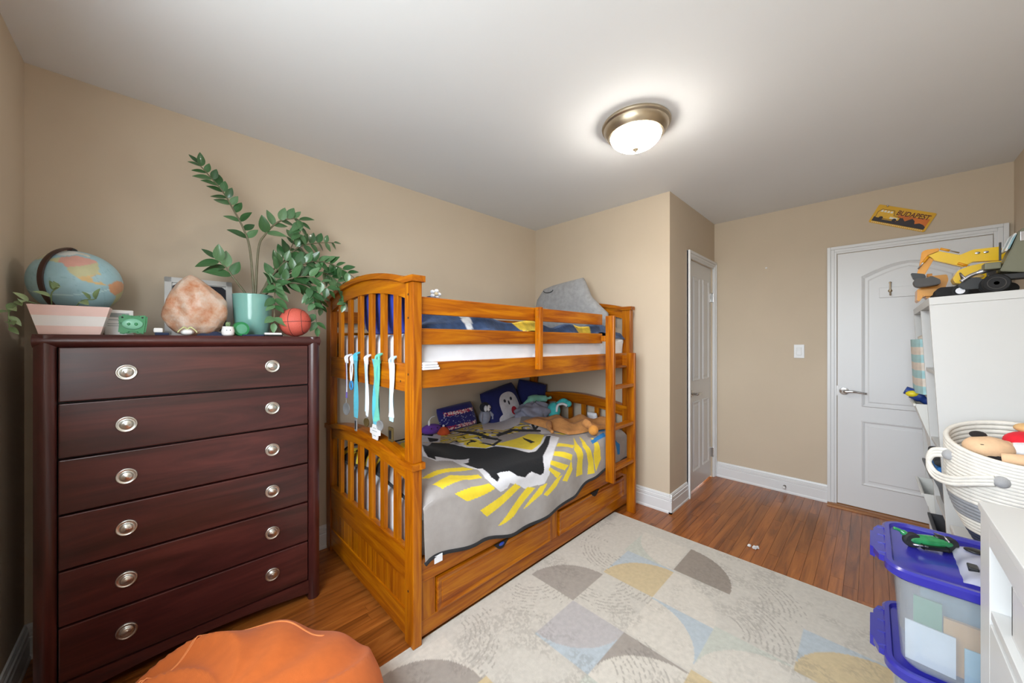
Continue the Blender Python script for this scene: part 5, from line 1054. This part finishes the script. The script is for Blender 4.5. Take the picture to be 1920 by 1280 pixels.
for s_ in (-1, 1):
    MB().box((-.03, s_ * .018, .010), (.03, s_ * .026, .020), .003).xf(bx_).build('side_panel', M['black'], GB); MB().tube([(-.055, s_ * .022, .018), (-.02, s_ * .026, .018)], .003, 8).xf(bx_).build('exhaust', SV, GB, True)
MB().tube([(.03, -.028, .042), (.036, 0, .046), (.03, .028, .042)], .0025, 8).xf(bx_).build('handlebar', SV, GB, True); MB().ell((.025, 0, .042), (.016, .010, .008), 14, 8).xf(bx_).build('windshield', M['black'], GB, True)
PB = thing('clear_pouch', (1.70, -.26, zt_), 'clear zip pouch holding black tools on the blue tub lid', 'pouch')
mb_ = MB().grid(lambda u, v: (1.585 + .25 * u, -.345 + .165 * v, zt_ + .003 + .024 * (max(0, (1 - (2 * u - 1) ** 4) * (1 - (2 * v - 1) ** 4)) ** .5) + .004 * math.sin(14 * u + 9 * v)), 30, 20)
pm_, nt, b_ = new('pouch_film'); tr = N(nt, 'ShaderNodeBsdfTransparent'); df = N(nt, 'ShaderNodeBsdfPrincipled'); df.inputs['Base Color'].default_value = (.68, .70, .80, 1); df.inputs['Roughness'].default_value = .2; m2 = N(nt, 'ShaderNodeMixShader'); m2.inputs[0].default_value = .55
nt.links.new(tr.outputs[0], m2.inputs[1]); nt.links.new(df.outputs[0], m2.inputs[2]); nt.links.new(m2.outputs[0], nt.nodes['Material Output'].inputs[0])
mb_.build('film', pm_, PB, True)
MB().ell((1.785, -.225, zt_ + .028), (.018, .024, .006), 18, 8).build('black_grip', M['black'], PB, True); MB().box((1.645, -.215, zt_ + .014), (1.68, -.195, zt_ + .028), .003).build('black_clip', M['black'], PB)
# ================================================================== WHITE CHEST (near right)
CX0, CX1, CY, CZ = .55, 1.448, -.186, .905
CH = thing('white_chest', (1.0, -.40, 0), 'white laminate chest with open top bay and drawers below beside tubs', 'chest of drawers')
def cp5(n_, a, b, par=None, bev=.0015): return MB().box(a, b, bev).build(n_, M['furn'], par or CH)
cp5('top_panel', (CX0, YR + .02, CZ - .020), (CX1, CY, CZ), bev=.002)
cp5('side_panel', (CX1 - .095, YR + .02, 0), (CX1, CY - .004, CZ - .021)); cp5('side_panel', (CX0, YR + .02, 0), (CX0 + .03, CY - .004, CZ - .021)); cp5('back_panel', (CX0 + .03, YR + .02, .05), (CX1 - .095, YR + .03, CZ - .021))
cp5('front_rail', (CX0 + .03, CY - .022, CZ - .075), (CX1 - .095, CY - .004, CZ - .021)); cp5('bay_floor', (CX0 + .03, YR + .03, .665), (CX1 - .095, CY - .006, .685)); cp5('plinth', (CX0 + .03, CY - .05, 0), (CX1 - .095, CY - .03, .06))
for z0_, z1_ in ((.370, .655), (.070, .362)):
    d_ = cp5('drawer', (CX0 + .034, CY - .024, z0_), (CX1 - .099, CY - .004, z1_)); 
    MB().box(((CX0 + CX1) / 2 - .06, CY - .005, z1_ - .06), ((CX0 + CX1) / 2 + .06, CY + .012, z1_ - .048), .004).build('pull', M['chrome'], d_)
wb = thing('white_tray', (1.05, -.3, .686), 'white card tray sitting in the open bay of the white chest', 'tray')
MB().box((.70, -.50, .6855), (1.26, -.205, .69), .001).build('tray_base', M['furn'], wb)
for a, b in (((1.252, -.50), (1.26, -.205)), ((.70, -.50), (.708, -.205)), ((.70, -.213), (1.26, -.205)), ((.70, -.50), (1.26, -.492))): MB().box((a[0], a[1], .69), (b[0], b[1], .792), .001).build('tray_wall', M['furn'], wb)
# ================================================================== ROPE BASKET
st_ = thing('white_stool', (2.25, -.40, 0), 'low white stool carrying the rope basket behind tubs', 'stool')
MB().box((2.06, -.60, .475), (2.46, -.24, .50), .006).build('stool_seat', M['furn'], st_)
for x_ in (2.08, 2.41):
    for y_ in (-.58, -.29): MB().box((x_, y_, 0), (x_ + .03, y_ + .03, .475), .003).build('leg', M['furn'], st_)
BA = thing('rope_basket', (2.25, -.40, .5), 'white, grey and navy coiled rope basket full of plush toys', 'basket'); bc_ = (2.25, -.395)
RW, RG, RN = fabric('white_rope', S(228, 224, 216), .06, bump=.6, bs=90), fabric('grey_rope', S(150, 152, 158), .1, bump=.6, bs=90), fabric('navy_rope', S(40, 50, 80), .1, bump=.6, bs=90)
nc = 29
for k in range(nc):
    u = k / (nc - 1); z = .515 + .405 * u; rr = .100 + .082 * math.sin(min(1, u * 1.55) * math.pi / 2) + .004 * max(0, u - .65)
    MB().tube([(bc_[0] + rr * math.cos(a), bc_[1] + rr * math.sin(a), z + .27 * u ** 2 * rr * math.cos(a)) for a in [2 * math.pi * q / 48 for q in range(48)]], .0088, 8, closed=True).build('rope_coil', RN if k < 5 else (RG if k in (9, 10, 11, 12, 13) else RW), BA, True)
MB().lathe([(.0005, 0), (.112, 0), (.112, .01), (.0005, .01)], (bc_[0], bc_[1], .502), (0, 0, 1), 32).build('basket_base', RN, BA)
def bp5(a, r, z): return (bc_[0] + r * math.cos(R(a)), bc_[1] + r * math.sin(R(a)), z + .22 * r * math.cos(R(a)))
hp = spl([bp5(104, .190, .872), bp5(100, .225, .862), bp5(98, .235, .815), bp5(104, .222, .782), bp5(122, .212, .796), bp5(140, .206, .832), bp5(152, .196, .850)], 6)
m = MB()
for p0_ in (0, .012, -.012): m.tube([Vector(p) + Vector((0, 0, p0_)) for p in hp], .0078, 7)
m.build('handle', RW, BA, True)
for a_, z_ in ((106, .868), (156, .850)): MB().ell(bp5(a_, .188, z_), (.020, .020, .021), 18, 10).build('felt_patch', fabric('light_felt', S(168, 168, 170)), BA, True)
# plush in the basket
DP = thing('plush_doll', (2.2, -.33, .80), 'soft doll with beige face, black hair and black nose lying in the basket', 'plush toy')
sk, hr = fabric('beige_plush', S(226, 188, 150)), fabric('black_hair_plush', S(34, 28, 28), bump=.8, bs=70)
MB().ell((2.19, -.305, .905), (.055, .062, .042), 26, 16).build('face', sk, DP, True); MB().ell((2.20, -.345, .893), (.03, .03, .045), 16, 10).build('ear', sk, DP, True)
MB().ell((2.195, -.325, .874), (.058, .066, .036), 40, 20, lambda d: 1 + .06 * math.sin(17 * d.x + 13 * d.y) + .05 * math.sin(23 * d.y + 11 * d.z)).build('hair', hr, DP, True)
MB().ell((2.20, -.283, .948), (.018, .022, .014), 14, 10).build('nose', hr, DP, True); MB().ell((2.145, -.288, .922), (.003, .008, .002), 8, 6).build('eye', M['black'], DP, True)
RP = thing('red_plush', (2.25, -.42, .82), 'red and white plush with tan top lying in the basket', 'plush toy')
MB().ell((2.24, -.405, .935), (.05, .062, .038), 24, 14).build('red_body', fabric('red_plush', S(214, 26, 44)), RP, True); MB().ell((2.205, -.405, .908), (.045, .064, .034), 24, 14).build('white_belly', M['pwhite'], RP, True); MB().ell((2.26, -.415, .982), (.038, .045, .020), 20, 12).build('tan_cap', fabric('tan_cap', S(214, 172, 118)), RP, True)
AP = thing('soft_toy', (2.12, -.40, .85), 'beige soft toy with a brown end resting on the basket rim', 'plush toy')
MB().tube(spl([(2.115, -.325, .886), (2.105, -.37, .892), (2.10, -.41, .892)], 6), .020, 12).build('limb', sk, AP, True); MB().ell((2.10, -.425, .892), (.022, .026, .022), 14, 10).build('paw', fabric('brown_paw', S(150, 96, 40)), AP, True)
# ================================================================== BUDAPEST PLATE
BP_ = thing('souvenir_plate', (X2, -.155, 2.2), 'tilted yellow souvenir number plate reading BUDAPEST above the white door', 'sign')
e1_ = Vector((0, -.894, -.448)); e2_ = Vector((0, .448, -.894)); nn_ = Vector((-1, 0, 0)); tl = Vector((X2 - .004, -.041, 2.328))
def pl5(pts, d0, d1, mat, nm):
    """outline in plate units: a right, b down (metres)"""
    n = len(pts); v = [tl + e1_ * a + e2_ * b + nn_ * d0 for a, b in pts] + [tl + e1_ * a + e2_ * b + nn_ * d1 for a, b in pts]
    return MB().add(v, [tuple(range(n)), tuple(range(n, 2 * n))] + [(i, (i + 1) % n, n + (i + 1) % n, n + i) for i in range(n)]).build(nm, mat, BP_)
PYL, PBK, POR, PWH = plain('plate_yellow', S(222, 170, 32), .4, var=.05), plain('plate_black', S(46, 38, 44), .5), plain('plate_orange', S(206, 110, 36), .5, var=.2, scale=8), plain('plate_white', S(232, 228, 214), .5)
W_, H_ = .312, .132
pl5([(.006, 0), (W_ - .006, 0), (W_, .006), (W_, H_ - .006), (W_ - .006, H_), (.006, H_), (0, H_ - .006), (0, .006)], -.002, .004, PYL, 'plate')
pl5([(.135, .052), (W_ - .012, .045), (W_ - .012, .105), (.135, .105)], .004, .0046, POR, 'sunset_print')
pl5([(.012, .118), (.012, .088), (.03, .080), (.05, .098), (.14, .098), (.150, .072), (.165, .066), (.185, .086), (.20, .072), (.215, .060), (.232, .072), (.24, .092), (.262, .082), (.285, .088), (W_ - .012, .100), (W_ - .012, .118)], .0046, .0052, PBK, 'skyline_print')
pl5([(.017, .050), (.034, .027), (.104, .027), (.114, .060), (.154, .067), (.152, .093), (.019, .093)], .0052, .0056, PBK, 'bus_outline'); pl5([(.020, .052), (.036, .030), (.102, .030), (.112, .062), (.151, .070), (.149, .090), (.022, .090)], .0056, .0060, plain('bus_amber', S(228, 178, 50), .5), 'bus_body')
for a in (.030, .048, .066, .084): pl5([(a, .048), (a + .004, .035), (a + .014, .035), (a + .015, .048)], .0060, .0064, PWH, 'bus_window')
for a in (.052, .128): MB().lathe([(.0005, .001), (.010, .001), (.012, 0)], tl + e1_ * a + e2_ * .090 + nn_ * .0060, (-1, 0, 0), 16).build('bus_wheel', PBK, BP_)
pl5([(.098, .072), (.142, .074), (.138, .086), (.098, .085)], .0060, .0064, PWH, 'bus_grille')
for k in range(26): pl5([(.016 + k * .0110, .123), (.021 + k * .0110, .123), (.021 + k * .0110, .127), (.016 + k * .0110, .127)], .004, .0044, PWH, 'edge_mark')
fo = bpy.data.curves.new('lettering', 'FONT'); fo.body = 'BUDAPEST'; fo.size = .046; fo.extrude = .0006; fo.shear = .12; fo.offset = .0007; to = bpy.data.objects.new('lettering_src', fo); col.objects.link(to)
bpy.context.view_layer.update(); tme = bpy.data.meshes.new_from_object(to); bpy.data.objects.remove(to)
wx = max(v.co.x for v in tme.vertices) - min(v.co.x for v in tme.vertices)
for v in tme.vertices: p = tl + e1_ * (.119 + v.co.x / wx * .175) + e2_ * (.052 - v.co.y * 1.0) + nn_ * (.0062 + v.co.z); v.co = p - tl
tme.materials.clear(); tme.materials.append(plain('plate_maroon', S(92, 26, 18), .5)); put('lettering', tme, tl, BP_)
MB().lathe([(.006, 0), (.006, .006), (.003, .010)], tl + e1_ * .05 + e2_ * .004 + nn_ * .004, (-1, 0, 0), 12).build('hanging_pin', M['chrome'], BP_, True)
# ================================================================== BEAN BAG
BN = thing('bean_bag', (.14, 1.24, 0), 'orange fabric bean bag slumped on the floor in front of the dresser', 'bean bag')
M['orng'] = fabric('orange_canvas', S(200, 102, 40), .05, bump=.15, bs=400)
def bean(u, v):
    a = 2 * math.pi * u; th = math.pi / 2 * v; n_ = math.sin(3 * a + 1) * .035 + .02 * math.sin(7 * a + 4 * v) + .012 * math.sin(13 * a - 3 * v)
    rr = .46 * (math.cos(th) ** .7) * (1 + n_ * (1 - v) * .7); rr *= 1 + .06 * math.sin(math.pi * v)
    z = .325 * math.sin(th) ** .8 + .016 * math.sin(3.0 * a + 5 * v + 1) * math.sin(math.pi * v) + .026 * (1 - abs(math.sin(3 * a + 5 * v + 1.6 * math.sin(2 * a + 3 * v)))) ** 2 * math.sin(math.pi * v) + .012 * math.sin(9 * a + 11 * v) * math.sin(math.pi * v)
    return (.12 + rr * math.cos(a) * .93, 1.25 + rr * math.sin(a) * .98, max(.011, z))
m = MB().grid(bean, 120, 40); m.build('bean_bag_cover', M['orng'], BN, True)
for o_ in (0, .008): MB().tube([Vector(bean(.06 + .33 * k / 60, .58 + o_ * 1.3 + .06 * math.sin(k * .16))) + Vector((0, 0, .0012)) for k in range(61)], .0018, 6).build('seam_stitching', plain('seam_thread', S(226, 140, 80), .7), BN, True)
